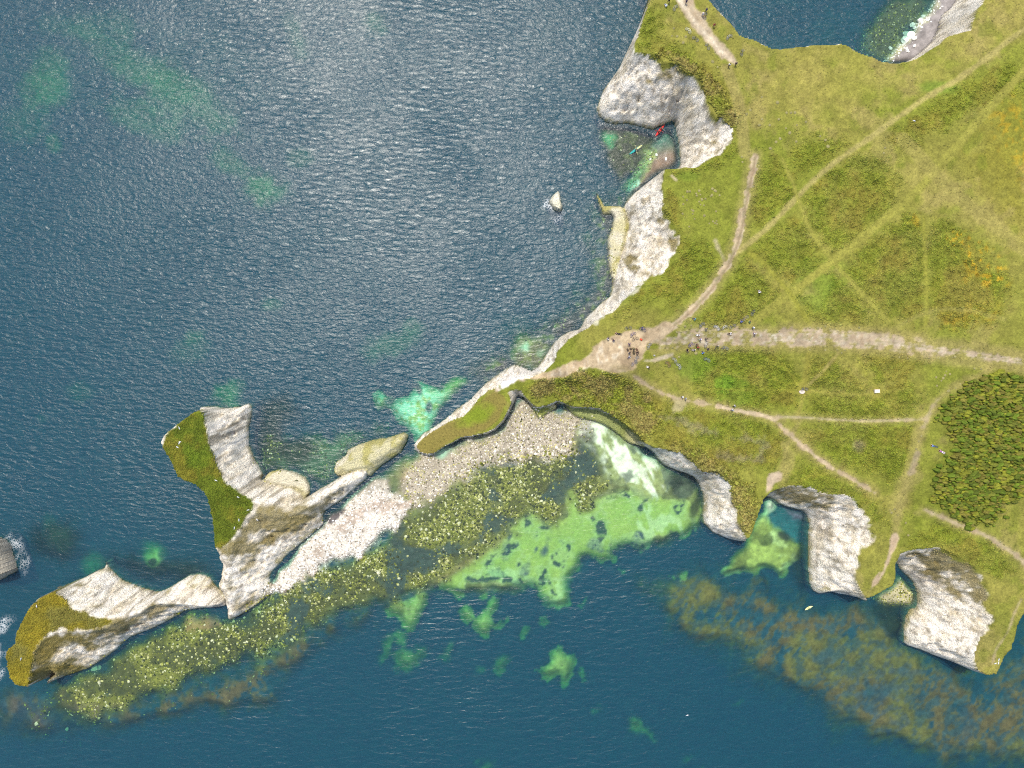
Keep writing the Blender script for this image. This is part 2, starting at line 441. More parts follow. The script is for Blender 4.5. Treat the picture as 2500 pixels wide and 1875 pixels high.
bay_dry_white = C1([(140, 1700), (330, 1440), (480, 1310), (600, 1200), (640, 1100), (760, 1010), (830, 930), (950, 840), (1050, 800), (1180, 960), (1290, 1000), (1250, 1100), (1190, 1160), (1150, 1250), (1050, 1350),
                    (900, 1440), (700, 1510), (500, 1560), (400, 1640), (250, 1740)])
bay_dry_beige = C1([(1180, 900), (1250, 760), (1380, 680), (1560, 600), (1800, 520), (1900, 480), (2000, 400), (2090, 230), (2212, 300)]) + \
                C2([(330, 300), (372, 395), (500, 310), (600, 320), (680, 385), (740, 410), (650, 500), (700, 590), (560, 640), (330, 690), (100, 700), (0, 690)]) + \
                C1([(1760, 770), (1600, 900), (1420, 1020), (1300, 1090), (1230, 1060)])
weedy = C1([(200, 1700), (450, 1600), (700, 1520), (900, 1450), (1050, 1350), (1150, 1250), (1200, 1150), (1330, 1080), (1500, 980), (1650, 860), (1800, 740), (2000, 620), (2212, 560)]) + \
        C2([(330, 600), (560, 560), (690, 480), (760, 560), (850, 680), (860, 880), (960, 930), (900, 960), (800, 990), (740, 1060), (700, 1080), (650, 1020), (560, 1000), (560, 1150), (470, 1215), (380, 1215), (330, 1070), (250, 1130), (160, 1200), (100, 1260), (20, 1370)]) + \
        C1([(1740, 1480), (1640, 1560), (1480, 1660)]) + E1([(1400, 260), (1280, 320), (1130, 370), (960, 410), (700, 470), (520, 570), (400, 650), (250, 740), (150, 830), (0, 860)]) + \
        E0([(1800, 920), (1500, 980), (1300, 1090), (1000, 1180), (800, 1270), (600, 1300), (350, 1280), (280, 1180), (460, 1060), (640, 920), (800, 840), (950, 710), (1200, 590), (1450, 450), (1560, 430), (1760, 520), (1990, 400), (2100, 300)])
sand = C1([(1480, 1659), (1640, 1556), (1740, 1484), (1800, 1412), (1900, 1312), (2000, 1222), (2100, 1150)]) + \
       C2([(0, 1385), (50, 1330), (100, 1262), (160, 1202), (250, 1132), (330, 1062), (450, 1180), (560, 1150), (600, 1110), (560, 1000), (560, 920), (640, 900), (720, 950), (740, 1058),
           (790, 1042), (810, 992), (900, 962), (990, 950), (1060, 920), (1130, 930), (1200, 940), (1300, 990), (1400, 1010), (1480, 1010), (1540, 1020),
           (1580, 1100), (1590, 1200), (1560, 1230), (1520, 1300), (1470, 1310), (1440, 1270), (1380, 1260), (1280, 1280), (1230, 1360), (1215, 1410),
           (1180, 1425), (1120, 1420), (1070, 1380), (1040, 1360), (1000, 1372), (930, 1385), (910, 1405), (985, 1460), (950, 1512), (900, 1470), (840, 1490), (790, 1440), (750, 1432), (700, 1430), (690, 1500),
           (715, 1545), (640, 1600), (560, 1640)]) + \
       E2([(600, 190), (560, 205), (600, 280), (622, 400), (560, 420), (500, 410), (430, 420), (390, 380), (350, 300), (330, 270), (250, 240), (200, 252), (150, 205), (60, 215), (0, 215)]) + \
       E1([(1900, 210), (1720, 215), (1690, 260), (1680, 350), (1600, 320), (1520, 290), (1450, 310), (1418, 265)])
isles = [E1([(1390, 300), (1300, 320), (1220, 370), (1170, 400), (1080, 445), (1090, 480), (1160, 490), (1190, 540), (1240, 592), (1300, 572), (1330, 500), (1345, 450), (1390, 420), (1402, 350)]),
         E1([(1640, 430), (1700, 390), (1760, 440), (1740, 540), (1680, 550), (1640, 500)]),
         E1([(1850, 430), (1880, 350), (1950, 330), (1955, 430), (1900, 480), (1895, 600), (1872, 662), (1800, 632), (1748, 560), (1770, 500)]),
         E1([(1930, 550), (1970, 540), (2030, 490), (2040, 540), (1990, 570), (1960, 612), (1935, 600)]),
         E1([(2110, 650), (2130, 610), (2185, 580), (2170, 620), (2130, 662)]),
         E1([(1800, 330), (1860, 305), (1860, 345), (1810, 350)]),
         E2([(310, 880), (360, 880), (430, 850), (450, 760), (540, 720), (590, 790), (652, 790), (632, 930), (600, 1000), (530, 1030), (562, 920), (480, 940), (410, 980), (350, 940)]),
         E2([(660, 925), (700, 870), (715, 930), (750, 980), (700, 1012), (680, 960)]),
         E2([(365, 510), (420, 500), (415, 530), (375, 535)]),
         E2([(675, 420), (700, 370), (745, 320), (745, 360), (700, 410)]),
         E2([(970, 110), (1000, 130), (1045, 120), (1030, 160), (990, 145)]),
         E2([(1340, 170), (1400, 160), (1440, 200), (1500, 140), (1530, 140), (1500, 220), (1430, 210), (1360, 190)])]
soft_isles = [E1([(1040, 850), (1060, 720), (1110, 650), (1122, 700), (1080, 840)]), E1([(1165, 640), (1190, 610), (1225, 690), (1180, 700)]),
              E1([(1120, 800), (1180, 760), (1300, 750), (1390, 740), (1400, 785), (1300, 850), (1260, 940), (1180, 900)]),
              E1([(1500, 790), (1560, 720), (1602, 690), (1590, 765), (1540, 830)]), E1([(1920, 900), (1930, 820), (2000, 780), (2062, 770), (2060, 812), (2000, 870), (1940, 930)]),
              E1([(1780, 880), (1830, 860), (1850, 900), (1810, 930)]),
              E2([(1040, 1410), (1060, 1310), (1110, 1265), (1180, 1310), (1262, 1420), (1230, 1455), (1160, 1365), (1090, 1400)]),
              E2([(765, 1200), (800, 1175), (820, 1205), (780, 1240)]), E2([(1895, 1150), (1930, 1140), (1925, 1170), (1890, 1165)]), E2([(1505, 1580), (1550, 1570), (1540, 1600), (1510, 1605)]),
              E2([(1590, 1650), (1640, 1630), (1640, 1690), (1590, 1690)]), E1([(1800, 1640), (1850, 1600), (1930, 1600), (1900, 1690), (1820, 1690)])]
neck_green = D([(803, 858), (822, 843), (845, 862), (878, 858), (905, 836), (888, 822), (912, 828), (935, 838), (962, 824), (1000, 812), (1010, 828), (985, 850), (960, 872), (938, 900), (918, 945), (908, 965), (895, 950), (880, 925),
                (860, 908), (848, 890), (832, 880), (812, 890)])
neck_olive = D([(1098, 735), (1120, 720), (1145, 735), (1165, 730), (1185, 755), (1180, 790), (1150, 800), (1110, 790)])
reef_pale = C2([(640, 500), (740, 415), (840, 425), (920, 470), (1000, 530), (1060, 580), (1180, 630), (1250, 670), (1280, 720), (1330, 760), (1440, 800), (1400, 900), (1300, 1000), (1200, 980), (1100, 960), (1040, 920), (940, 880), (880, 820), (850, 730), (760, 640), (690, 580)])
cove2_pale = C3([(215, 1000), (262, 972), (318, 1060), (290, 1130), (400, 1270), (515, 1360), (500, 1470), (420, 1500), (370, 1610), (280, 1550), (0, 1560), (-120, 1600), (-60, 1480), (40, 1400), (70, 1300), (120, 1200), (180, 1100)])
kelp = E2([(1050, 240), (1200, 250), (1500, 120), (1700, 130), (1900, 200), (2212, 230)]) + E3([(230, 330), (560, 380), (900, 370), (1000, 420), (1100, 520), (1280, 700), (1600, 830), (1860, 930), (2040, 940), (2160, 640), (2400, 500), (2500, 1330), (2500, 1700), (1700, 1660), (1400, 1620), (1150, 1500), (850, 1400), (600, 1100), (200, 1000), (0, 900)]) + \
       E2([(1900, 850), (1650, 720), (1400, 640), (1330, 480), (1200, 380)])
kelp_w = [E1([(0, 900), (250, 760), (420, 640), (560, 560), (760, 460), (1000, 410), (1040, 470), (760, 560), (560, 740), (400, 860), (180, 1080), (0, 1160)]),
          E0([(2212, 860), (1900, 900), (1500, 980), (1200, 1090), (900, 1180), (700, 1300), (850, 1420), (1200, 1320), (1500, 1240), (1900, 1190), (2212, 1160)]),
          E0([(-80, 1020), (200, 1060), (420, 1010), (640, 930), (560, 1120), (300, 1200), (600, 1330), (300, 1420), (0, 1360), (-100, 1300)])]
boul_e = C1([(120, 870), (130, 500), (300, 560), (500, 470), (700, 560), (860, 480), (1050, 460), (1100, 530), (880, 580), (700, 700), (690, 850), (560, 930), (500, 960), (480, 860), (280, 770)])
cove1_dark = A3([(830, 960), (950, 975), (1200, 1010), (1290, 1060), (1250, 1200), (1180, 1280), (1100, 1360), (1020, 1400), (900, 1330), (860, 1200), (830, 1080)])
cove1_beach = A3([(1300, 1030), (1400, 960), (1420, 1040), (1450, 1150), (1460, 1300), (1330, 1320), (1200, 1400), (1080, 1560), (1030, 1560), (1080, 1440), (1200, 1240)])
ne_beach = A4([(1140, 490), (1200, 400), (1280, 330), (1330, 260), (1390, 180), (1450, 110), (1500, 50), (1560, -60), (1800, -60), (1600, 300), (1400, 480), (1250, 500)])
ne_weed = A4([(960, 420), (920, 330), (1020, 170), (1100, 60), (1200, -60), (1540, -60), (1450, 110), (1280, 330), (1150, 470), (1050, 440)])

sea = np.empty(GU.shape + (3,), np.float32)
sea[:] = (.030, .075, .110)
dep = np.full(GU.shape, 6.0, np.float32)              # water depth
rock = np.zeros(GU.shape, np.float32)                 # how thickly stones lie
SANDC = (.40, .47, .105)
# broad tints of the open water
mixc(sea, (.085, .085, .115), .55 * sstep(.1, .8, NZ4))
for u, v, a, b, g, st in [(115, 200, 55, 85, 0, .9), (130, 350, 22, 28, 0, .6), (60, 300, 60, 60, 0, .35), (330, 160, 170, 60, .5, .5), (450, 240, 170, 60, .5, .6), (350, 290, 130, 45, .4, .5), (640, 460, 62, 48, .6, .95), (560, 400, 60, 35, .7, .6),
                          (730, 385, 40, 25, 0, .4), (470, 850, 60, 36, -.4, .3), (955, 845, 80, 36, -.3, .55), (480, 820, 30, 18, 0, .45), (660, 745, 30, 20, 0, .5), (1010, 800, 30, 20, 0, .4), (720, 90, 60, 30, 1.2, .35), (920, 60, 36, 36, 0, .45),
                          (545, 960, 46, 30, -.5, .95), (560, 1000, 30, 40, 0, .7), (230, 60, 150, 40, 0, .35), (200, 960, 40, 30, 0, .3), (100, 1020, 20, 16, 0, .3), (375, 1355, 38, 36, 0, .95), (225, 1385, 34, 34, .4, .85), (145, 1310, 26, 30, 0, .5), (120, 1275, 22, 22, 0, .4), (1600, 560, 60, 60, 0, .2)]:
    m = blob(u, v, a, b, g) * st * .8
    mixc(sea, (.20, .37, .17), m); dep = dep * (1 - .45 * m)
for u, v, a, b in [(1410, 370, 40, 34), (1350, 520, 60, 44), (1222, 645, 28, 22), (1330, 60, 70, 90), (395, 1105, 14, 44), (30, 830, 40, 24)]:
    mixc(sea, (.16, .085, .08), blob(u, v, a, b) * .6)
for u, v, a, b, g, st in [(150, 190, 200, 80, .2, .3), (500, 160, 200, 90, .4, .3)]:
    mixc(sea, (.10, .17, .15), blob(u, v, a, b, g) * st)
# kelp beds
kn = fbm(GU, GV, 15, 4, 3, .6, rot=-.95, stretch=2.4) * .8 + .35 * fbm(GU, GV, 44, 3, 5, rot=.2, stretch=2)
kn2 = fbm(GU, GV, 120, 3, 6)
kz = area(kelp, 40, 36)
km = kz * sstep(-.16, .12, kn + .22 * kn2 + .3 * kz + .08 + .16 * sstep(1850, 2050, GU))
km = km * (.35 + .65 * sstep(-.30, .10, fbm(GU, GV, 11, 3, 2, .65, rot=-.7, stretch=1.6)))
mixc(sea, (.135, .094, .036), km)
mixc(sea, (.15, .135, .032), km * sstep(.0, .5, kn2) * .7)
dep = dep * (1 - kz) + .75 * kz + 1.6 * kz * (1 - km)
for p in [[(1975, 1400), (2010, 1500), (2060, 1600), (2085, 1660)], [(2085, 1520), (2110, 1640), (2125, 1700)], [(1900, 1430), (1950, 1480), (1975, 1530)], [(2030, 1700), (2120, 1690), (2220, 1692)], [(2280, 1560), (2330, 1680), (2340, 1720)]]:
    mixc(sea, (.05, .085, .095), line(p, 5, 5, 12) * .5)
for u, v, a, b, g in [(2150, 1695, 46, 14, 0), (2190, 1765, 40, 14, .4), (2245, 1742, 20, 14, 0), (2365, 1770, 18, 40, 0), (2130, 1735, 24, 12, .3), (2020, 1600, 30, 20, 0), (2250, 1640, 60, 10, 0)]:
    mixc(sea, (.045, .075, .10), blob(u, v, a, b, g, 1.2) * .6)
kwz = np.maximum.reduce([area(q_, 30, 30) for q_ in kelp_w])
kw = kwz * sstep(-.40, .20, fbm(GU, GV, 13, 4, 2) + .35 * NZ1)
mixc(sea, (.150, .098, .042), kw * .95); dep = dep * (1 - kwz) + 1.0 * kwz + 1.2 * kwz * (1 - kw)
bay = C1([(1330, 660), (1540, 590), (1760, 515), (1990, 400), (2100, 220)]) + C2([(240, 200), (420, 290), (560, 250), (830, 320), (1000, 430), (1140, 570), (1290, 690), (1450, 790), (1560, 830), (1640, 1000), (1640, 1210), (1560, 1250), (1440, 1290), (1240, 1400), (1000, 1390), (700, 1440), (640, 1600)]) + \
      E1([(1690, 340), (1418, 275), (1250, 340), (1000, 410), (700, 470), (400, 640)]) + C1([(200, 1680), (500, 1580), (700, 1510), (950, 1420), (1180, 1160), (1000, 820), (1180, 700), (1250, 660)])
mbay = area(bay, 14, 14)
mixc(sea, (.17, .19, .06), mbay * .95); dep = dep * (1 - mbay) + .6 * mbay
mixc(sea, (.26, .27, .11), mbay * sstep(-.1, .5, NZ1) * .7)
# sand and its islands
ms = area(sand, 3, 9)
wd = sstep(.35, .6, fbm(GU, GV, 70, 4, 6)) * .0
mixc(sea, SANDC, ms); dep = dep * (1 - ms) + 1.35 * ms
edge = ms * (1 - area(sand, 10, 8)) 
mixc(sea, (.62, .68, .34), edge * .6 * sstep(-.2, .5, NZ2))
for p in isles:
    m = area(p, 3, 10); mixc(sea, (.38, .44, .13), m); dep = dep * (1 - m) + 1.8 * m
for p in soft_isles:
    m = area(p, 10, 12) * .8; mixc(sea, (.32, .40, .12), m); dep = dep * (1 - m) + 1.9 * m
mixc(sea, (.50, .40, .16), line(E1([(1420, 270), (1500, 205), (1600, 135), (1700, 75), (1800, 10)]) + C2([(0, 1380), (60, 1320), (130, 1240)]), 14, 8, 6) * .7)
for u, v, a, b in [(1238, 1345, 16, 22), (1330, 1340, 12, 20), (1215, 1395, 10, 14), (1245, 1310, 8, 16), (1262, 1330, 8, 14), (1280, 1398, 14, 20), (1310, 1340, 6, 10), (1454, 1330, 20, 22), (1395, 1420, 12, 24), (1480, 1430, 14, 14), (1556, 1335, 20, 20), (1120, 1440, 16, 8), (1230, 1270, 8, 8), (1290, 1255, 8, 6), (1560, 1310, 12, 10)]:
    mixc(sea, (.045, .075, .12), blob(u, v, a, b, .4, .9) * .9)
wd = ms * sstep(.34, .52, fbm(GU, GV, 46, 5, 0, .6) + .42 * sstep(1340, 1470, GV) * sstep(-60, 60, GV - 1300) - .10 * sstep(1300, 1200, GV))
mixc(sea, (.030, .055, .062), wd * .9); dep = dep * (1 - wd) + 2.0 * wd
mixc(sea, (.50, .56, .24), ms * sstep(.06, .14, fbm(GU, GV, 46, 5, 0, .6) + .42 * sstep(1340, 1470, GV) * sstep(-60, 60, GV - 1300)) * (1 - wd) * .45)
# pale streaks in the sand
st = fbm(GU, GV, 16, 3, 4, rot=1.25, stretch=3.0)
streak = area(C2([(1130, 1040), (1210, 1040), (1220, 1180), (1330, 1120), (1480, 1180), (1600, 1120), (1600, 1240), (1500, 1300), (1260, 1290), (1230, 1400), (1120, 1420), (1080, 1320)]), 6, 8) * sstep(.05, .3, st)
mixc(sea, (.62, .66, .34), streak * .75)
pale2 = area(E1([(1700, 210), (1850, 120), (2100, 130), (2212, 120)]) + E2([(200, 120), (330, 220), (520, 200), (700, 60), (720, 110), (600, 200), (620, 400), (440, 420), (340, 280), (150, 210), (0, 215)]), 8, 8) * sstep(-.1, .25, fbm(GU, GV, 18, 3, 1))
mixc(sea, (.60, .68, .32), pale2 * .7)
# chalk reef under shallow water
mr = area(reef_pale, 8, 10)
mixc(sea, (.27, .31, .12), mr * .8); dep = dep * (1 - mr) + .45 * mr
sr = fbm(GU, GV, 15, 4, 5, .55, rot=1.1, stretch=3.0)
fade = np.clip(1.15 - np.hypot(GU - 1475, GV - 1065) / 200, .1, 1)
mixc(sea, (.70, .74, .58), mr * sstep(-.2, .25, sr + fade * .75 - .5) * .92)
mixc(sea, (.30, .36, .16), mr * sstep(.15, .5, -sr - .35 * fade + .1) * .8)
mixc(sea, (.10, .13, .09), mr * sstep(.35, .6, fbm(GU, GV, 26, 4, 7, rot=1.2, stretch=2) + .55 * sstep(1560, 1660, GU) - .15) * .8)
mixc(sea, (.055, .075, .06), area(C2([(1380, 880), (1460, 810), (1550, 840), (1580, 920), (1540, 1000), (1430, 1000), (1380, 960)]), 5, 12) * .8)
mixc(sea, (.32, .40, .10), area(C2([(1540, 1000), (1600, 920), (1625, 1040), (1620, 1180), (1560, 1240), (1540, 1120)]), 8, 8) * .6)
# patches at the neck
m = area(neck_green, 4, 7); mixc(sea, (.40, .50, .16), m); dep = dep * (1 - m) + 1.8 * m
mixc(sea, (.50, .82, .62), m * sstep(1115, 1040, GU + 30 * NZ2) * sstep(-.6, .1, NZ3 + NZ2 + .2))
for u, v, a, b, g in [(1020, 945, 10, 22, -.4), (952, 980, 18, 12, 0), (1047, 995, 10, 16, 0), (1075, 945, 10, 8, 0), (1060, 1040, 10, 10, 0)]:
    mixc(sea, (.05, .08, .10), blob(u, v, a, b, g) * .9)
m = area(neck_olive, 8, 12); mixc(sea, (.34, .30, .08), m * .85); dep = dep * (1 - m) + 1.5 * m
m = blob(1278, 855, 16, 26) ; mixc(sea, (.62, .85, .62), m * .9)
m = blob(1318, 862, 14, 14); mixc(sea, (.50, .70, .40), m * .8)
mixc(sea, (.20, .15, .06), blob(1260, 800, 50, 40) * .55)
# boulder grounds
mb = area(boul_e, 14, 18); mixc(sea, (.12, .16, .07), mb * .8); dep = dep * (1 - mb) + 1.6 * mb; rock = np.maximum(rock, .55 * mb * sstep(-.4, .3, NZ2))
mw = area(weedy + [], 26, 22)
wcol = sstep(-.2, .4, NZ1 + .3 * NZ2)
mixc(sea, (.070, .076, .020), mw * .95); dep = dep * (1 - mw) + .45 * mw
mixc(sea, (.20, .20, .035), mw * wcol * .7)
mixc(sea, (.035, .062, .055), mw * sstep(.25, .6, fbm(GU, GV, 80, 4, 0) + .35 * sstep(1000, 1400, GU)) * .9)
mw_d = 1 - .55 * sstep(620, 300, GU + .5 * (1500 - GV))
rock = np.maximum(rock, mw_d * mw ** 1.5 * (.35 + .65 * sstep(-.3, .35, NZ1 + .4 * NZ2)) * (1 - .8 * sstep(.15, .6, fbm(GU, GV, 80, 4, 0) + .3 * sstep(1000, 1400, GU))))
rock = np.maximum(rock, .22 * area(E0([(300, 1000), (900, 720), (1800, 560), (2212, 560), (2100, 860), (1500, 1050), (900, 1320), (420, 1520), (180, 1440)]), 50, 50) * sstep(.0, .5, NZ2))
md = area(bay_dry_beige, 22, 20)
mixc(sea, (.28, .245, .185), md * .95); dep = dep * (1 - md) - .25 * md; rock = np.maximum(rock, md)
mwh = area(bay_dry_white, 8, 12)
mixc(sea, (.42, .385, .32), mwh * .95); dep = dep * (1 - mwh) - .45 * mwh; rock = np.maximum(rock, mwh)
for p, c in [(C1([(660, 1210), (760, 1140), (850, 1100), (880, 1060), (960, 1020), (1080, 1020), (1250, 1010), (1290, 950), (1310, 1010), (1240, 1080), (1050, 1080), (900, 1150), (800, 1250), (720, 1300)]), (.22, .13, .075)),
             (C1([(520, 1400), (570, 1370), (600, 1440), (550, 1480)]), (.23, .15, .09)),
             (C1([(1000, 760), (1200, 700), (1260, 800), (1180, 880), (1060, 830)]), (.26, .20, .10)),
             (C1([(1460, 690), (1560, 620), (1620, 680), (1500, 730)]), (.26, .19, .13)),
             (E0([(1520, 470), (1700, 460), (1690, 560), (1560, 610), (1400, 560), (1440, 500)]), (.34, .20, .12)),
             (C1([(930, 850), (1050, 790), (1220, 850), (1230, 980), (1180, 1040), (1040, 960), (830, 1000), (800, 970)]), (.10, .10, .06))]:
    m = area(p, 4, 14); mixc(sea, c, m * .42); rock *= (1 - .6 * m)
m = blob(1075, 1100, 30, 22); mixc(sea, (.35, .55, .40), m * .7); dep = dep * (1 - m) + .8 * m; rock *= 1 - m
for u, v in [(1265, 968), (1366, 990)]:
    m = blob(u, v, 12, 26, .1); mixc(sea, (.05, .13, .12), m * .9); rock *= 1 - m
mixc(sea, (.05, .045, .05), area(C1([(600, 1140), (640, 1060), (740, 1050), (770, 1110), (720, 1180), (620, 1200)]), 4, 6) * .9)  # cave shadow of the hollow in the arm, painted dark on the bed
rock *= 1 - .9 * area(C1([(600, 1140), (640, 1060), (740, 1050), (770, 1110), (720, 1180), (620, 1200)]), 4, 6)
mixc(sea, (.05, .045, .03), area(E0([(860, 130), (1050, 250), (1250, 290), (1400, 210), (1550, 150), (1700, 250), (1720, 120), (1500, 60), (1000, 90)]), 8, 8) * .75)  # capped stack's dark mirror image on the water, painted into the bed
coast = B7([(1000, 170), (930, 250), (900, 420), (905, 600), (915, 760), (890, 880), (800, 950), (700, 1060), (640, 1120), (520, 1170), (440, 1270), (380, 1360), (250, 1400), (130, 1400), (0, 1470)])
cm = line(off2(coast, -14, -8), 60, 34, 24)
mixc(sea, (.105, .062, .058), cm * .75 * sstep(-.7, .2, NZ1)); dep = dep * (1 - cm) + 1.0 * cm
mixc(sea, (.24, .22, .06), cm * sstep(.22, .5, fbm(GU, GV, 13, 3, 6)) * .8); rock = np.maximum(rock, .30 * cm * sstep(.1, .5, NZ2))
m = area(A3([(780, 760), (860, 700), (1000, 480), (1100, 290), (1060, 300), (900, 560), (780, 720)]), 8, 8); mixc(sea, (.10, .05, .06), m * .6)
# coves
m = area(cove1_dark, 10, 12); mixc(sea, (.022, .030, .010), m); dep = dep * (1 - m) + .7 * m; rock = np.maximum(rock, .07 * m)  # cove bed painted darker for the cliff's reflection on its water
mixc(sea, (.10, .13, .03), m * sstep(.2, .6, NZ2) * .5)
mixc(sea, (.05, .30, .12), blob(1487, 330, 22, 26) * .9)
m = area(cove1_beach, 8, 6); bt = sstep(330, 390, GV + .3 * (GU - 1620))
mixc(sea, (.09, .17, .14), m); mixc(sea, (.17, .115, .075), m * bt); dep = dep * (1 - m) + (1.2 - 1.1 * bt) * m; rock *= 1 - .95 * m
m = line(A3([(1220, 1200), (1180, 1290), (1110, 1360), (1050, 1430)]), 24, 8, 8); mixc(sea, (.30, .42, .13), m * .8); rock = np.maximum(rock, .8 * m)
m = area(A3([(1060, 1420), (1130, 1390), (1140, 1420), (1080, 1490), (1030, 1490)]), 5, 8); mixc(sea, (.60, .85, .68), m); dep = dep * (1 - m) + .8 * m
mixc(sea, (.20, .28, .06), area(A3([(800, 1480), (850, 1560), (860, 1620), (830, 1560)]), 6, 6) * .8)
m = area(cove2_pale, 5, 10); mixc(sea, (.38, .42, .10), m); dep = dep * (1 - m) + 1.0 * m
mixc(sea, (.58, .66, .28), m * sstep(.0, .5, fbm(GU, GV, 26, 4, 3)) * .8); mixc(sea, (.09, .11, .028), m * sstep(.0, .4, fbm(GU, GV, 30, 4, 7)) * .85)
mixc(sea, (.62, .78, .50), m * sstep(1290, 1230, GV + 10 * NZ2))
mixc(sea, (.20, .22, .05), m * sstep(-.1, .4, NZ1) * sstep(1260, 1300, GV) * .9)
m = area(C3([(230, 1110), (320, 1045), (480, 1085), (550, 1180), (548, 1320), (420, 1330), (320, 1240), (250, 1180)]), 6, 6); mixc(sea, (.05, .16, .20), m); dep = dep * (1 - m) + 2.2 * m
m = area(C3([(330, 1040), (420, 1070), (540, 1110), (545, 1180), (460, 1170), (380, 1110)]), 5, 5); mixc(sea, (.12, .12, .17), m); dep = dep * (1 - m) + .3 * m
m = area(C3([(215, 1010), (262, 972), (318, 1060), (270, 1120), (200, 1080)]), 5, 5); mixc(sea, (.62, .64, .50), m); dep = dep * (1 - m) + .3 * m
mixc(sea, (.05, .05, .03), blob(1915, 1310, 22, 12, .4) * .9)
cove3 = E3([(1050, 340), (1120, 300), (1225, 240), (1230, 170), (1290, 190), (1390, 300), (1390, 420), (1270, 420), (1150, 400), (1080, 370)])
m = area(cove3, 5, 6); mixc(sea, (.30, .28, .17), m); dep = dep * (1 - m) - .2 * m; rock = np.maximum(rock, .7 * m)
mixc(sea, (.035, .045, .015), area(E3([(1010, 400), (1150, 400), (1360, 420), (1290, 500), (1290, 680), (1200, 620), (1080, 520)]), 8, 8) * .85)  # dark reflection of the last headland, put into the bed colour
mnb = area(ne_beach, 5, 5); mnw = area(ne_weed, 14, 12)
mixc(sea, (.10, .10, .045), mnw * .85); dep = dep * (1 - mnw) + 1.2 * mnw; rock = np.maximum(rock, .5 * mnw)
mixc(sea, (.20, .185, .18), mnb); dep = dep * (1 - mnb) - .5 * mnb; rock *= 1 - mnb
m = line(A4([(1170, 450), (1280, 350), (1380, 220), (1470, 110), (1540, 30)]), 16, 8, 8); mixc(sea, (.34, .36, .17), m * .7); rock = np.maximum(rock, .9 * m)
mixc(sea, (.06, .14, .16), sstep(0, 60, 300 - GV) * sstep(1740, 1800, GU) * sstep(2150, 2080, GU) * .55 * sstep(-.5, .5, NZ1))
dep = np.clip(dep, -.8, 9)
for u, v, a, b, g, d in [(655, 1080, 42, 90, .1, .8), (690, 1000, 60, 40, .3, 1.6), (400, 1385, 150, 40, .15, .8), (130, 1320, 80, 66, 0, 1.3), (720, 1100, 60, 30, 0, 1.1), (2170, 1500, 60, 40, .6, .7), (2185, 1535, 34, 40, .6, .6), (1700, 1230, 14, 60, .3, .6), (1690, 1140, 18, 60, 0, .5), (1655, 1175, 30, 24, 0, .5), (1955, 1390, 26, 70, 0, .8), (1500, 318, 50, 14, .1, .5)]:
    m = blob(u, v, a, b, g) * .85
    mixc(sea, (.014, .024, .013), m); dep = dep * (1 - m) + d * m  # near-black bed paints the dark reflections of stacks and headlands into the colour
m = blob(375, 1355, 34, 32) ; mixc(sea, (.26, .42, .14), m * sstep(-.3, .3, NZ2)); dep = dep * (1 - m) + 1.6 * m
def blur(A, k):
    for ax_ in (0, 1):
        for _ in range(2):
            pad = [(0, 0), (0, 0)]; pad[ax_] = (k + 1, k)
            c_ = np.cumsum(np.pad(A, pad, mode='edge'), axis=ax_, dtype=np.float64)
            A = (np.take(c_, range(2 * k + 1, c_.shape[ax_]), ax_) - np.take(c_, range(0, c_.shape[ax_] - 2 * k - 1), ax_)) / (2 * k + 1)
    return A.astype(np.float32)
dep = np.where(dep > 1.2, np.maximum(blur(dep, 5), 1.0), blur(dep, 3))
dep = blur(np.clip(dep, -.8, 9), 2)
mixc(sea, (.10, .07, .09), .5 * area(E0([(-60, 1000), (300, 1150), (1100, 1350), (1300, 1500), (700, 1700), (-60, 1750)]), 60, 50))
print('seabed', round(time.time() - T0, 1))

# ------------------------------------------------------------------ plan of the turf
FRESH = np.array((.118, .150, .020), np.float32)
land = np.empty(GU.shape + (3,), np.float32)
land[:] = (.163, .155, .030)
scrub = np.zeros(GU.shape, np.float32)
bare = np.zeros(GU.shape, np.float32)
mixc(land, (.138, .152, .020), sstep(-.4, .5, NZ4))
mixc(land, (.200, .178, .040), sstep(.1, .8, fbm(GU, GV, 130, 4, 2)) * .6)
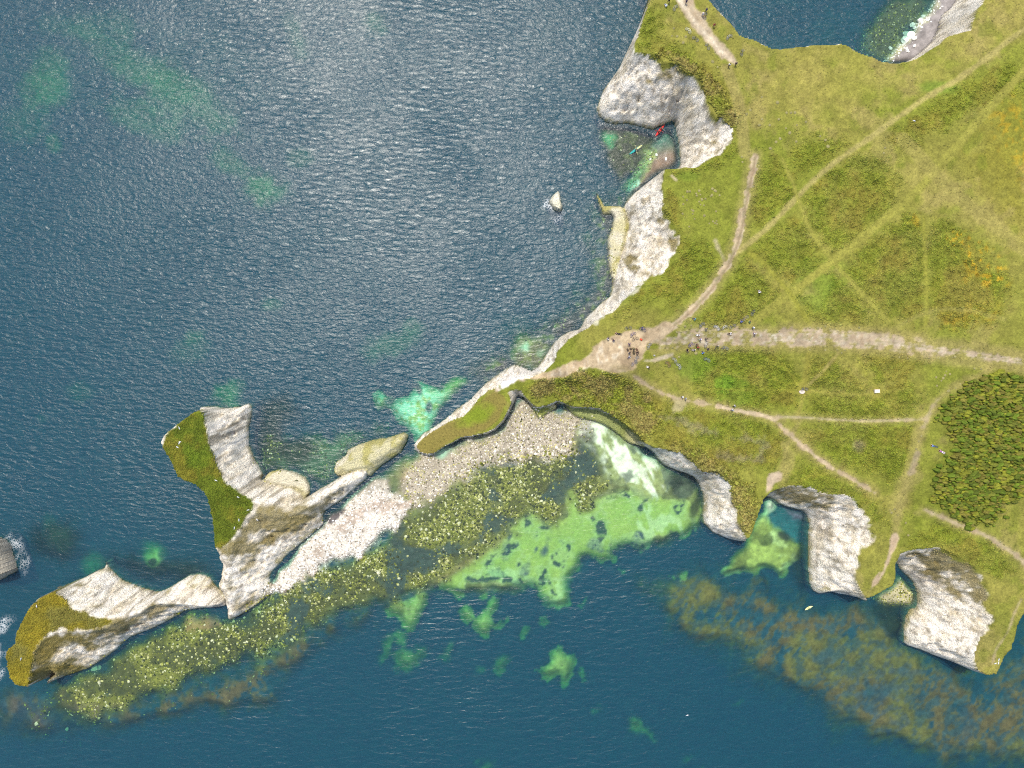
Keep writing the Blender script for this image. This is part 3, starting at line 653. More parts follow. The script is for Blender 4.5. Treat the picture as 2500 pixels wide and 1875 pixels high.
# worn pale ground of the north east
mixc(land, (.215, .185, .050), area(A4([(100, 560), (700, 420), (1200, 500), (1500, 480), (2000, 150), (2300, 0), (2300, 230), (1700, 600), (1200, 800), (500, 900), (150, 1000)]), 40, 40) * .65 * sstep(-.8, .4, NZ1))
mixc(land, (.210, .185, .048), area(A4([(1100, 1200), (1500, 1300), (2000, 1500), (2400, 1900), (2400, 2100), (2000, 1800), (1500, 1600), (1250, 1400)]), 30, 30) * .7)
mixc(land, (.155, .140, .016), area(Q(1800, 0, [(1700, 1100), (2300, 600), (2300, 2000), (1900, 1500)]), 60, 40) * .6)
brack = [D([(1735, 425), (1790, 365), (1850, 330), (1900, 345), (1935, 375), (1955, 405), (1880, 490), (1805, 552), (1770, 510), (1745, 465)]),
         D([(1612, 552), (1660, 510), (1715, 460), (1730, 480), (1785, 560), (1725, 615), (1680, 595), (1630, 545)]),
         D([(1505, 690), (1560, 630), (1610, 565), (1650, 590), (1690, 640), (1630, 690), (1570, 708), (1520, 705)]),
         D([(1985, 455), (1890, 505), (1815, 572), (1860, 620), (1925, 690), (1990, 700), (2000, 560)]),
         D([(2010, 470), (2080, 500), (2150, 560), (2185, 610), (2170, 680), (2080, 705), (2015, 700), (2008, 560)]),
         D([(1705, 325), (1760, 300), (1850, 300), (1790, 345), (1730, 385), (1715, 360)]),
         D([(2212, 130), (2100, 175), (1980, 250), (1920, 290), (1960, 320), (2050, 270), (2130, 210), (2230, 190)]),
         D([(1640, 360), (1690, 340), (1712, 390), (1720, 425), (1690, 450), (1625, 510), (1622, 430)]),
         D([(1505, 765), (1600, 755), (1700, 760), (1728, 800), (1725, 885), (1640, 885), (1540, 860), (1500, 830)]),
         D([(1750, 770), (1800, 780), (1870, 830), (1880, 850), (1760, 845), (1745, 820)]),
         D([(1755, 852), (1880, 862), (1985, 800), (1985, 895), (1860, 905), (1750, 900)]),
         D([(1860, 765), (1990, 770), (1980, 820), (1905, 835), (1880, 800)]),
         D([(1735, 920), (1850, 918), (1980, 922), (1985, 960), (1960, 1010), (1900, 1045), (1820, 990), (1760, 960)]),
         D([(1715, 630), (1760, 660), (1790, 640), (1800, 590), (1900, 690), (1760, 700)]),
         B7([(1290, 720), (1440, 600), (1470, 440), (1600, 430), (1740, 560), (1760, 600), (1680, 720), (1540, 880), (1400, 930), (1280, 880), (1180, 900), (1050, 1000), (960, 1040), (1060, 900), (1180, 790)]),
         B7([(1330, 0), (1420, 60), (1470, 250), (1460, 400), (1400, 290), (1345, 190)]),
         D([(1215, 832), (1240, 812), (1280, 798), (1345, 808), (1400, 845), (1450, 872), (1520, 890), (1620, 892), (1690, 930), (1695, 975), (1650, 1020), (1600, 1020), (1500, 1000), (1420, 970), (1370, 925), (1310, 885), (1250, 868), (1160, 850), (1130, 840)]),
         A3([(1110, 390), (1150, 200), (1240, 30), (1300, 200), (1280, 330), (1420, 350), (1620, 480), (1800, 620), (1900, 800), (1920, 1000), (1870, 1150), (1740, 1280), (1580, 1340), (1400, 1340), (1480, 1290), (1700, 1220), (1830, 1130), (1860, 1000), (1740, 880), (1660, 760), (1630, 600), (1450, 500), (1330, 470), (1250, 420)]),
         C3([(380, 900), (450, 800), (560, 740), (800, 830), (1000, 940), (1090, 1040), (1130, 1150), (1140, 1300), (1090, 1250), (960, 1060), (800, 970), (640, 950)]),
         C3([(1270, 1430), (1460, 1260), (1480, 1190), (1640, 1200), (1900, 1300), (2060, 1420), (2120, 1550), (2000, 1659), (1850, 1520), (1640, 1400), (1420, 1390)]),
         D([(1750, 0), (2212, 0), (2212, -60), (1750, -60)])]
for i, p in enumerate(brack):
    m = area(p, 18, 20)
    scrub = np.maximum(scrub, m * (.75 if i < 20 else 0))
bn = fbm(GU, GV, 48, 4, 6)
mixc(land, (.122, .128, .013), scrub * .8)
mixc(land, (.098, .126, .010), scrub * sstep(-.1, .5, bn) * .7)
mixc(land, (.140, .115, .020), scrub * sstep(.1, .6, -bn) * .7)
wood = C3([(1600, 260), (1800, 100), (2000, 40), (2300, -20), (2300, 1000), (2060, 1010), (1990, 1180), (1900, 1220), (1720, 1170), (1560, 1050), (1480, 850), (1700, 690), (1640, 560), (1560, 400)])
mwood = area(wood, 22, 24)
mixc(land, (.070, .088, .012), mwood)
scrub = np.maximum(scrub * (1 - mwood), 0)
brush = np.maximum(area(C2([(420, 30), (700, 10), (1000, 60), (1200, 200), (1320, 330), (1250, 560), (1100, 470), (900, 330), (700, 270), (480, 190), (300, 200)]), 10, 12),
                   area(C2([(1300, 620), (1600, 780), (1800, 850), (1930, 1100), (1990, 1290), (2040, 1100), (2090, 1000), (1990, 880), (1800, 760), (1600, 650), (1450, 570)]), 10, 12) * .7)
brush = np.maximum(brush, area(A3([(1250, 420), (1330, 380), (1500, 470), (1700, 600), (1830, 760), (1880, 960), (1860, 1010), (1740, 890), (1660, 780), (1630, 600), (1440, 500)]), 6, 10))
mixc(land, (.150, .120, .040), brush * .75 * sstep(-.6, .3, NZ2))
mixc(land, (.17, .14, .105), line(C2([(1320, 370), (1480, 400), (1600, 460), (1720, 490)]), 16, 8, 12) * .4)
mixc(land, (.17, .14, .105), line(C2([(1760, 680), (1900, 690), (2050, 720), (2080, 650), (2130, 580), (2020, 540), (1900, 540)]), 14, 8, 14) * .35)
mixc(land, (.12, .095, .06), blob(2098, 1085, 22, 20) * .7)
mixc(land, (.10, .20, .015), blob(1760, 880 + 55, 30, 30) * .5)
for u, v, a, b, st in [(1700, 900, 60, 40, .4), (1790, 960, 50, 50, .4), (2000, 700, 70, 70, .35), (2290, 215, 60, 18, .5), (1660, 810, 40, 30, .3), (1500, 700, 40, 50, .3), (1680, 430, 30, 12, .3)]:
    mixc(land, (.075, .16, .012), blob(u, v, a, b) * st)
# flowers
fl = np.maximum(area(Q(1800, 450, [(1600, 400), (1760, 370), (1900, 470), (2060, 620), (2110, 720), (2060, 780), (1900, 770), (1760, 690), (1740, 500)]), 14, 14),
                .55 * area(Q(1800, 450, [(1320, 240), (1420, 250), (1400, 320), (1330, 300)]), 8, 10))
fl = np.maximum(fl, .6 * area(A4([(1950, 850), (2100, 780), (2300, 850), (2300, 1600), (2150, 1250), (2000, 1120)]), 24, 24))
fl = np.maximum(fl, .35 * area(Q(1800, 450, [(1550, 1000), (2000, 950), (2000, 1030), (1600, 1110)]), 24, 24))
mixc(land, (.30, .20, .014), fl * sstep(-.1, .4, fbm(GU, GV, 9, 3, 1) + .5 * NZ1) * .95)
mixc(land, (.200, .165, .055), sstep(.25, .7, NZ1 + .3 * NZ2) * .45 * (1 - scrub))
mixc(land, (.105, .130, .012), sstep(.3, .8, fbm(GU, GV, 40, 4, 0)) * .45 * (1 - scrub))
# grass tracks
tracks = [(D([(1590, 548), (1650, 500), (1700, 450), (1750, 395), (1810, 345), (1870, 305), (1930, 260), (2000, 210), (2080, 165), (2150, 110), (2230, 50)]), 13, .75, (.235, .205, .065)),
          (D([(1620, 700), (1700, 640), (1800, 565), (1880, 500), (1960, 430), (2000, 395), (2080, 300), (2140, 230), (2230, 135)]), 20, .75, (.190, .182, .034)),
          (D([(1690, 345), (1715, 400), (1730, 450), (1750, 500), (1795, 560), (1850, 620), (1920, 695)]), 9, .7, (.190, .182, .034)),
          (D([(1620, 545), (1660, 580), (1705, 630), (1730, 670), (1748, 700)]), 11, .7, (.182, .178, .026)),
          (D([(1995, 470), (1998, 560), (2003, 640), (2000, 700)]), 9, .7, (.175, .172, .026)),
          (D([(2180, 560), (2160, 650), (2100, 720)]), 9, .3, (.175, .172, .026)),
          (D([(1690, 785), (1735, 842)]), 5, .6, (.185, .180, .024)), (D([(1747, 765), (1742, 800), (1735, 842)]), 14, .6, (.180, .165, .028)), (D([(1812, 762), (1780, 800), (1735, 842)]), 6, .7, (.215, .18, .055)),
          (D([(1735, 842), (1810, 850), (1893, 853)]), 6, .7, (.2, .185, .035)), (D([(1735, 842), (1730, 880), (1718, 910)]), 8, .6, (.195, .178, .036)), (D([(1500, 840), (1620, 842), (1735, 842)]), 5, .4, (.178, .175, .024)),
          (D([(1850, 765), (1870, 805), (1893, 840)]), 6, .6, (.19, .182, .03)), (D([(1960, 790), (1925, 820), (1893, 842)]), 5, .5, (.185, .178, .03)), (D([(1893, 850), (1950, 840), (2000, 830)]), 5, .5, (.185, .178, .03)),
          (D([(1915, 870), (1935, 905)]), 6, .5, (.19, .182, .03)), (D([(1735, 842), (1700, 890)]), 5, .4, (.172, .17, .022)), (D([(1893, 848), (1893, 848.1)]), 30, .6, (.182, .165, .03)), (D([(1735, 842), (1735, 842.1)]), 34, .6, (.182, .165, .03)),
          (D([(1990, 910), (1975, 960), (1965, 1020), (1940, 1060), (1930, 1100)]), 26, .6, (.19, .172, .042)),
          (D([(1695, 960), (1712, 1000), (1690, 1030)]), 20, .5, (.195, .17, .05)), (D([(1690, 1060), (1740, 1030), (1800, 1020)]), 8, .4, (.18, .17, .024)),
          (D([(1610, 330), (1600, 250), (1590, 200), (1570, 150)]), 30, .5, (.215, .18, .06)),
          (D([(1640, 790), (1690, 830), (1735, 842)]), 4, .5, (.185, .180, .024)), (D([(1560, 800), (1640, 830)]), 5, .4, (.18, .17, .03)), (D([(1850, 790), (1900, 842)]), 4, .5, (.185, .18, .03)), (D([(1730, 905), (1700, 960), (1690, 1010)]), 10, .5, (.195, .17, .05)),
          (D([(1890, 740), (1960, 690), (2050, 660), (2170, 690)]), 10, .35, (.2, .18, .05)), (D([(1665, 640), (1600, 700), (1580, 720)]), 4, .4, (.18, .17, .03)), (D([(1950, 300), (2060, 420), (2140, 480), (2212, 540)]), 34, .45, (.205, .18, .05)),
          (D([(1545, 520), (1555, 545), (1565, 560)]), 8, .6, (.30, .26, .15))]
for p, w, st, c in tracks:
    m = line(p, w, 4, 2.5) * min(1, st * 1.3)
    mixc(land, c, m); scrub *= 1 - np.minimum(1, m * 1.25)
# bare paths
CH = (.46, .37, .235); BE = (.275, .235, .135)
paths = []
def path(m, c, th=1.0):
    global bare, scrub, brush
    mixc(land, c, np.clip(m, 0, 1) * .95)
    bare = np.maximum(bare, m * th); scrub = scrub * (1 - np.clip(m * 1.3, 0, 1)); brush = brush * (1 - np.clip(m * 1.3, 0, 1))
off = lambda p_, du, dv: [(a + du, b + dv) for a, b in p_]
halo = lambda p, w: mixc(land, (.22, .18, .065), line(p, w, 12, 5) * .6)
p_north = D([(1385, 745), (1440, 715), (1490, 675), (1540, 620), (1580, 560), (1600, 500), (1610, 440), (1622, 380), (1630, 340)])
p_east = B7([(1300, 1210), (1450, 1200), (1600, 1180), (1800, 1180), (2000, 1180)]) + Q(1800, 450, [(0, 1180), (150, 1180), (420, 1185), (600, 1180), (800, 1190), (1000, 1205), (1300, 1240), (1500, 1275), (1700, 1300), (1900, 1330), (2100, 1360), (2300, 1385)])
halo(p_north, 34); halo(p_east, 64)
path(line(p_north, 13, 2.5, 6), BE)
path(line(off(p_north, -4, -2), 5, 2, 5), CH); path(line(off(p_north, 5, 2), 4, 2, 5), (.42, .35, .24))
mixc(land, (.24, .18, .10), line([(u + 3, v + 1) for u, v in p_north], 4, 1.5, 1.5) * .9)
path(line(p_east, 13, 6, 13) * (1 - .5 * sstep(2100, 2350, GU)), BE)
for dv, w_, rr in ((-9, 4, 9), (7, 5, 10), (16, 3, 8), (-17, 3, 8)):
    path(line(off(p_east, 0, dv), w_, 3, rr) * .9 * sstep(2300, 2150, GU), (.40, .33, .23))
path(line(off(p_east, 0, 2), 4, 2, 5) * sstep(2100, 2200, GU), (.46, .39, .29)); path(line(off(p_east, 0, -6), 3, 2, 4) * sstep(2100, 2200, GU), (.42, .35, .25))
mixc(land, (.52, .47, .38), line(p_east, 24, 4, 10) * sstep(.25, .5, fbm(GU, GV, 7, 3, 4)) * .6 * sstep(2250, 1900, GU))
path(area(B7([(735, 1335), (765, 1290), (880, 1190), (980, 1148), (1130, 1112), (1220, 1115), (1310, 1070), (1400, 1060), (1400, 1180), (1330, 1200), (1250, 1190), (1190, 1240), (1190, 1340), (1130, 1375), (1120, 1425), (1060, 1452), (900, 1452), (780, 1420), (700, 1405), (600, 1462),
              (520, 1505), (430, 1490), (330, 1500), (240, 1512), (150, 1515), (40, 1600), (60, 1560), (200, 1495), (400, 1465), (480, 1425), (560, 1398), (640, 1348), (680, 1375)]), 3, 5), (.46, .36, .225))
mixc(land, (.30, .22, .13), area(B7([(1000, 1240), (1190, 1250), (1130, 1430), (1060, 1450), (980, 1380)]), 6, 6) * .7)
mixc(land, (.60, .52, .38), area(B7([(740, 1340), (900, 1200), (1040, 1180), (1010, 1330), (800, 1400), (560, 1480), (420, 1480), (560, 1400)]), 6, 6) * sstep(.0, .25, fbm(GU, GV, 9, 3, 5, rot=1.4, stretch=2.5)) * .9)
mixc(land, (.24, .17, .10), bare * sstep(.15, .5, fbm(GU, GV, 8, 3, 2, rot=1.4, stretch=2)) * .45)
path(area(B7([(1250, 1350), (1400, 1300), (1390, 1330), (1260, 1370), (1150, 1365), (1200, 1350)]), 3, 3), (.46, .39, .26))
p_cliff = C2([(950, 10), (1060, 25), (1130, 80), (1200, 130), (1280, 175), (1380, 210), (1480, 240), (1600, 262), (1750, 290), (1900, 325), (2050, 355), (2150, 375), (2212, 400)]) + C3([(120, 350), (250, 378), (310, 420), (400, 500), (470, 570), (560, 640), (650, 710), (750, 780), (860, 840), (1000, 920), (1060, 960)])
halo(p_cliff, 22)
path(line(p_cliff, 7, 2, 5), (.36, .29, .175))
path(line(C2([(1740, 292), (1900, 325), (2060, 356), (2200, 390)]), 9, 2, 3), CH)
path(line(C3([(470, 570), (560, 640), (650, 710), (740, 775)]), 4, 2, 2), CH)
p_h = C3([(310, 372), (550, 378), (750, 395), (1000, 405), (1250, 398), (1440, 390)])
halo(p_h, 12); path(line(p_h, 5, 2, 2) * .8, (.36, .31, .18))
p_r = C3([(1230, 1260), (1240, 1120), (1260, 1000), (1310, 880), (1345, 790), (1375, 690), (1395, 590), (1430, 480), (1470, 360), (1510, 280), (1570, 220), (1650, 160), (1760, 105), (1860, 60), (1950, -10)])
mixc(land, (.215, .18, .06), line(p_r, 20, 10, 6) * .7); scrub *= 1 - line(p_r, 22, 6, 4)
path(line(C3([(1340, 800), (1375, 690), (1390, 650)]), 12, 4, 4) * .8, BE)
path(line(C3([(1440, 450), (1470, 360), (1510, 280), (1560, 230)]), 8, 4, 4) * .7, (.33, .28, .16))
path(area(C3([(1200, 1270), (1245, 1265), (1240, 1330), (1170, 1500), (1120, 1620)]) + E3([(1060, 240), (1020, 302), (1045, 240), (1110, 120)]) + C3([(1080, 1640), (1150, 1480)]), 2.5, 4), (.40, .31, .21))
p_low = C3([(1450, 1090), (1530, 1130), (1650, 1180), (1800, 1240), (1930, 1290), (2050, 1370), (2150, 1440), (2260, 1530)])
halo(p_low, 20); path(line(p_low, 9, 4, 4), (.33, .27, .165))
path(line(E3([(2190, 360), (2130, 480), (2100, 590), (2040, 680), (1990, 750), (1970, 850)]), 4, 3, 2) * .7, (.31, .26, .14))
path(area(C3([(218, 960), (218, 900), (232, 830), (280, 800), (335, 800), (340, 850), (280, 890), (240, 950)]), 3, 4), (.44, .35, .24))
path(area(A3([(1395, -60), (1450, 40), (1480, 100), (1550, 200), (1640, 300), (1720, 390), (1800, 460), (1880, 512), (1905, 480), (1850, 395), (1780, 340), (1740, 300), (1690, 215), (1640, 130), (1560, 60), (1545, -60)]), 3, 4), (.40, .325, .22))
path(line(A3([(1440, -20), (1490, 60), (1560, 160), (1640, 250), (1720, 340), (1800, 420), (1870, 480)]), 7, 3, 9), (.58, .51, .38))
mixc(land, (.30, .22, .13), bare * sstep(.05, .45, NZ3 + .4 * NZ2) * .5)
for pl in (Q(1440, 770, [(1340, 690), (1400, 640), (1500, 630), (1560, 690), (1540, 750), (1430, 770), (1350, 750)], 240), Q(1440, 770, [(1190, 890), (1260, 790), (1350, 790), (1410, 940), (1440, 980), (1320, 1010), (1180, 960)], 240), Q(1440, 770, [(1640, 510), (1760, 420), (1960, 300), (1990, 480), (1850, 500)], 240)):
    m = area(pl, 2, 2, 1); mixc(land, (.135, .145, .018), m * .95); bare = bare * (1 - m)
path(area(A3([(1375, 1350), (1395, 1350), (1440, 1390), (1420, 1400)]), 2, 2), (.42, .34, .24))
path(area(C2([(1420, 230), (1510, 225), (1500, 330), (1430, 340)]), 6, 10) * .7, (.33, .28, .16))
# vegetation hanging on the cliff faces, and stained chalk
veg_face = np.zeros(GU.shape, np.float32)
vegp = [A3([(1175, 600), (1280, 585), (1290, 600), (1225, 640), (1200, 640)]), A3([(1315, 570), (1370, 565), (1375, 590), (1330, 600)]), A3([(1430, 530), (1480, 540), (1490, 570), (1450, 565)]),
        A3([(1690, 1060), (1730, 1060), (1760, 1140), (1730, 1200), (1715, 1120)]), A3([(1380, 495), (1540, 570), (1600, 590), (1620, 640), (1500, 580), (1400, 520)]),
        C2([(610, 330), (700, 330), (830, 330), (930, 390), (1030, 470), (1110, 540), (1060, 560), (960, 490), (860, 420), (700, 370)]),
        C2([(380, 310), (490, 280), (490, 310), (390, 345)]), C3([(380, 920), (480, 925), (600, 960), (720, 1030), (700, 1060), (560, 1010), (440, 1020), (390, 970)]), C3([(570, 1000), (650, 985), (700, 1040), (690, 1060), (600, 1020)]),
        C3([(1250, 1430), (1400, 1390), (1600, 1390), (1780, 1510), (1860, 1659), (1500, 1659), (1300, 1500)]), E3([(1500, 0), (1850, 0), (1880, 200), (2000, 420), (1850, 400), (1700, 350), (1600, 290), (1650, 220)]),
        E3([(930, 100), (1000, 110), (1010, 250), (960, 330), (920, 260)]), C3([(950, 1480), (1000, 1420), (1080, 1300), (1110, 1290), (1090, 1480), (1000, 1659), (930, 1640)]), C2([(1830, 900), (1930, 1080), (1960, 1290), (1900, 1150), (1860, 1000)]),
        B7([(1020, 560), (1130, 540), (1180, 640), (1060, 690)]), B7([(1320, 370), (1440, 390), (1410, 560), (1350, 480)]), B7([(1250, 240), (1320, 260), (1330, 340), (1260, 330)]), B7([(1100, 700), (1250, 680), (1290, 720), (1170, 770)])]
vegp += [C3([(270, 935), (420, 900), (620, 955), (760, 1010), (700, 1075), (560, 1040), (420, 1050), (330, 1010)]), C3([(1225, 1500), (1290, 1425), (1560, 1385), (1780, 1500), (1880, 1659), (1600, 1680), (1350, 1560)])]
for p in vegp:
    veg_face = np.maximum(veg_face, area(p, 6, 12))
moss = np.maximum.reduce([area(C0([(1680, 1390), (1820, 1290), (1950, 1130), (2000, 1040), (2300, 1120), (2400, 1150), (2300, 1250), (2200, 1300), (2000, 1390), (1830, 1480)]) , 8, 12) * .95,
        area(C1([(60, 1060), (300, 1120), (470, 1040), (640, 950), (800, 900), (720, 1000), (560, 1090), (420, 1220), (240, 1300), (0, 1480), (-30, 1300)]), 8, 14) * .9,
        area(C0([(1800, 1480), (1960, 1420), (1980, 1520), (1900, 1640)]), 8, 12) * .8,
        area(E0([(1740, 220), (1830, 230), (1860, 330), (1960, 300), (1940, 380), (1850, 470), (1780, 440), (1800, 340)]), 6, 12) * .7,
        area(E0([(850, 500), (1000, 490), (1120, 430), (1200, 385), (1440, 400), (1240, 470), (1080, 560), (900, 650), (760, 680), (560, 640), (700, 600)]), 6, 8) * .9,
        area(E0([(430, 610), (560, 640), (800, 690), (840, 700), (700, 740), (600, 660), (520, 700), (400, 800), (380, 860), (300, 900), (260, 800), (330, 680)]), 6, 10) * .9,
        area(E0([(240, 860), (380, 870), (560, 860), (660, 880), (520, 950), (350, 1030), (230, 1040)]), 6, 12) * .85,
        area(E0([(440, 280), (520, 240), (560, 240), (520, 300), (470, 330)]), 6, 10) * .5, area(E0([(580, 240), (650, 230), (640, 255), (590, 255)]), 3, 4), area(E0([(720, 405), (800, 400), (780, 425), (700, 420)]), 3, 4)])
moss = moss * sstep(-.75, .05, fbm(GU, GV, 18, 4, 6, rot=-.55, stretch=2.5) + .15)
stain = np.maximum.reduce([area(A3([(1000, 640), (1150, 560), (1300, 640), (1400, 720), (1300, 800), (1150, 760), (1000, 830)]), 30, 24) * .6,
        area(B7([(1060, 520), (1200, 560), (1180, 660), (1050, 640)]), 14, 14) * .6, area(C3([(500, 1090), (620, 1080), (760, 1180), (720, 1300), (600, 1320), (560, 1200)]), 16, 14) * .6,
        area(E3([(1230, 60), (1500, 100), (1700, 250), (1560, 280), (1400, 260), (1300, 180)]), 14, 14) * .75, area(E3([(1380, 220), (1480, 290), (1480, 400), (1390, 420)]), 8, 10) * .8,
        area(C2([(1560, 790), (1700, 790), (1750, 850), (1680, 900), (1600, 880)]), 14, 12) * .7, area(C2([(1270, 625), (1340, 630), (1380, 760), (1320, 740)]), 6, 10) * .6])
ochre = np.maximum.reduce([line(A3([(815, 850), (880, 930), (1000, 948), (1120, 955), (1230, 990)]), 10, 4, 3), line(C0([(1930, 560), (1990, 720), (2030, 830)]), 10, 4, 3), line(E0([(830, 60), (880, 135), (1000, 220), (1150, 275), (1290, 280)]), 14, 4, 3),
        line(C3([(548, 1150), (552, 1400), (552, 1659)]), 6, 3, 3), line(E3([(552, 100), (560, 220), (600, 300), (690, 285)]), 12, 4, 4), line(E3([(1280, 690), (1290, 560), (1330, 440)]), 14, 4, 4), area(E0([(1400, 230), (1540, 165), (1640, 190), (1680, 270), (1500, 300)]), 6, 8) * .6,
        area(C2([(640, 330), (830, 320), (1000, 430), (1130, 560), (1000, 520), (780, 400)]), 6, 6) * .4])
print('plan', round(time.time() - T0, 1))

# ------------------------------------------------------------------ final heights and colours per vertex
U, V = image_uv(X, Y, np.maximum(Z, 0))
under = Z < -50
zb = -sample(dep, U, V)
zb = zb + .12 * fbm(X, Y, 3, 3, 3) * sstep(.5, 2, -zb) + .06 * FN2
Z = np.where(under, zb, Z)
on_top = TT > .985
sc_s = sample(scrub, U, V); br_s = sample(brush, U, V); ba_s = sample(bare, U, V); wd_s = sample(mwood, U, V)
tn = fbm(X, Y, 2.2, 3, 1); tn2 = fbm(X, Y, .9, 2, 4)
Z = Z + np.where(on_top & (OWN > 0), .10 * tn + np.maximum(sc_s, br_s) * (.28 * tn + .22 * tn2) + .25 * FN3 - .10 * ba_s, 0)
U, V = image_uv(X, Y, Z)
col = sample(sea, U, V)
# fine mottling of the bed
col *= (1 + (.22 * tn2 + .12 * tn) * (1 - .75 * sample(ms, U, V)))[..., None]
landc = sample(land, U, V) * (1.0 - .2 * np.clip(ba_s, 0, 1))[..., None]
lv = 1 + .16 * tn2 + .10 * tn
landc = landc * lv[..., None]
# pale bare mounds etc. come as objects; rock faces:
chn = fbm(X + .35 * Z, Y + .35 * Z, 2.6, 4, 0, .6)
chn2 = fbm(X * 1.0 + Z * .6, Y - Z * .5, 7.0, 3, 3)
face = np.empty_like(col); face[:] = (.86, .785, .645)
def mixv(dst, c, m):
    m = np.clip(m, 0, 1)[..., None]; dst *= 1 - m; dst += m * np.asarray(c, np.float32)
mixv(face, (.64, .59, .50), sstep(.1, .7, chn) * .4)
mixv(face, (.36, .30, .17), sstep(.28, .62, fbm(X - .6 * Z, Y + .5 * Z, 2.2, 4, 4, .65)) * .38)
spk = fbm(X + .3 * Z, Y + .3 * Z, .95, 2, 7)
mixv(face, (.24, .21, .15), sstep(.50, .75, spk) * .75)
mixv(face, (.44, .40, .34), sample(stain, U, V) * sstep(-.7, .4, chn) )
mixv(face, (.62, .54, .40), sstep(.0, .8, chn2) * .6)
mixv(face, (.40, .33, .19), sstep(.25, .6, fbm(X + Z, Y - Z, 4.0, 4, 2)) * .5)
mixv(face, (.20, .175, .12), sstep(.55, .8, chn) * .7)
mixv(face, (.42, .36, .15), sample(ochre, U, V) * .8)
lowz = sstep(1.7, .5, Z + .5 * tn)
mixv(face, (.30, .27, .12), lowz * .75)
crk = np.abs(fbm(X + .45 * Z, Y + .45 * Z, 2.4, 3, 1)); crk2 = np.abs(fbm(X - .5 * Z, Y + .4 * Z, 1.1, 2, 5))
mixv(face, (.33, .29, .23), sstep(.12, .01, crk) * .6); mixv(face, (.36, .32, .26), sstep(.14, .01, crk2) * .5)
mixv(face, (.84, .80, .73), sstep(.35, .7, crk) * .5)
vf = sample(veg_face, U, V) * sstep(-.5, .3, chn + .25)
mixv(face, (.215, .175, .062), vf * .9)
sl2 = np.clip(sample(area(E0([(230, 700), (420, 608), (700, 640), (850, 690), (800, 760), (690, 880), (520, 945), (350, 1020), (225, 1050)]), 6, 10), U, V) - sample(area(E0([(390, 800), (460, 740), (540, 680), (640, 740), (760, 740), (900, 690), (860, 770), (690, 870), (560, 860), (600, 800), (430, 830)]), 5, 8), U, V), 0, 1)
mixv(face, (.200, .165, .045), sl2 * (OWN == 3) * sstep(-.9, .1, chn + .2) * .88)
mo = sample(moss, U, V)
mixv(face, (.185, .148, .036), mo * .9)
rockc = (OWN == 4) | (OWN == 7) | (OWN == 8) | (OWN == 6) | (OWN == 9)
yel = np.empty_like(face); yel[:] = (.50, .46, .27)
mixv(yel, (.34, .31, .09), sstep(-.1, .5, chn) * .8)
mixv(yel, (.58, .54, .42), sstep(.1, .6, chn2) * .8)
mixv(yel, (.24, .21, .07), sstep(1.0, .2, Z) * .5)
mixv(yel, (.20, .24, .05), (OWN == 9) * sstep(-.5, .3, chn2 + .2) * .85)
mixv(face, (.58, .50, .37), (OWN == 5) * .7)
face = np.where(rockc[..., None], yel, face)
lone_m = (OWN == 6)[..., None]; face = np.where(lone_m, .45 * face + .55 * np.array([.80, .77, .66], np.float32), face)
# the turf line: a little ragged
turf = sstep(.90, .97, TT + .10 * tn * (TT < .999))
capcol = np.empty_like(face); capcol[:] = (.078, .102, .009)
mixv(capcol, (.125, .112, .013), sstep(0, .6, FN3 + .5 * tn) * .8)
mixv(capcol, (.085, .135, .009), sstep(.2, .7, fbm(X, Y, 6, 3, 7)) * .5)
cap2 = np.empty_like(face); cap2[:] = (.145, .122, .013)
mixv(cap2, (.18, .145, .012), sstep(0, .5, FN + .3 * tn) * .7)
mixv(cap2, (.12, .115, .03), sstep(.1, .7, -FN) * .6)
capcol *= lv[..., None]; cap2 *= lv[..., None]
grass_m = np.where((OWN == 1), turf, 0.0)
gs1 = area(C0([(1215, 570), (1470, 330), (1552, 312), (1578, 400), (1602, 500), (1614, 590), (1645, 680), (1690, 770), (1735, 860), (1810, 925), (1890, 980), (1955, 1020), (1945, 1090), (1880, 1170), (1840, 1250), (1790, 1330), (1700, 1385), (1600, 1400), (1560, 1000), (1300, 850)]), 3, 4)
gs2 = area(E0([(20, 760), (110, 600), (190, 460), (310, 320), (420, 296), (475, 325), (525, 385), (600, 440), (700, 475), (850, 500), (880, 530), (820, 585), (700, 600), (560, 590), (420, 600), (330, 660), (270, 760), (240, 860), (240, 960), (225, 1050), (100, 1040), (20, 960)]), 4, 6)
g1 = sample(gs1, U, V) * (OWN == 2); g2 = sample(gs2, U, V) * (OWN == 3)
fin = area(C1([(1310, 610), (1340, 560), (1500, 452), (1690, 372), (1800, 250), (1900, 190), (1985, 195), (2010, 265), (1985, 330), (1955, 395), (1830, 485), (1650, 522), (1450, 645), (1390, 658), (1330, 632)]), 3, 5)
finm = sample(fin, U, V)
mixv(landc, (.155, .125, .032), finm * .85); mixv(landc, (.14, .185, .014), finm * sample(blob(1155, 1015, 50, 26, -.4), U, V) * .9)
chalk_on_top = np.maximum.reduce([sample(area(C1([(1960, 60), (2060, -40), (2212, -40), (2260, 20), (2100, 80), (2000, 160), (1950, 165)]), 3, 8), U, V), sample(area(B7([(1200, 740), (1180, 770), (1000, 900), (800, 1080), (740, 1130), (700, 1120), (960, 880)]), 3, 8), U, V) * .4])
colL = face * (1 - turf[..., None]) + landc * turf[..., None]
colL = np.where((OWN == 1)[..., None], colL, face)
mixv(colL, (.66, .62, .56), chalk_on_top * (OWN == 1) * sstep(-.4, .1, tn + .2))
colL = colL * (1 - g1[..., None]) + capcol * g1[..., None]
colL = colL * (1 - g2[..., None]) + cap2 * g2[..., None]
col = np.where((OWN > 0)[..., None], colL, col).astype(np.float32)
col = np.clip(col, .004, .88)
print('colours', round(time.time() - T0, 1))

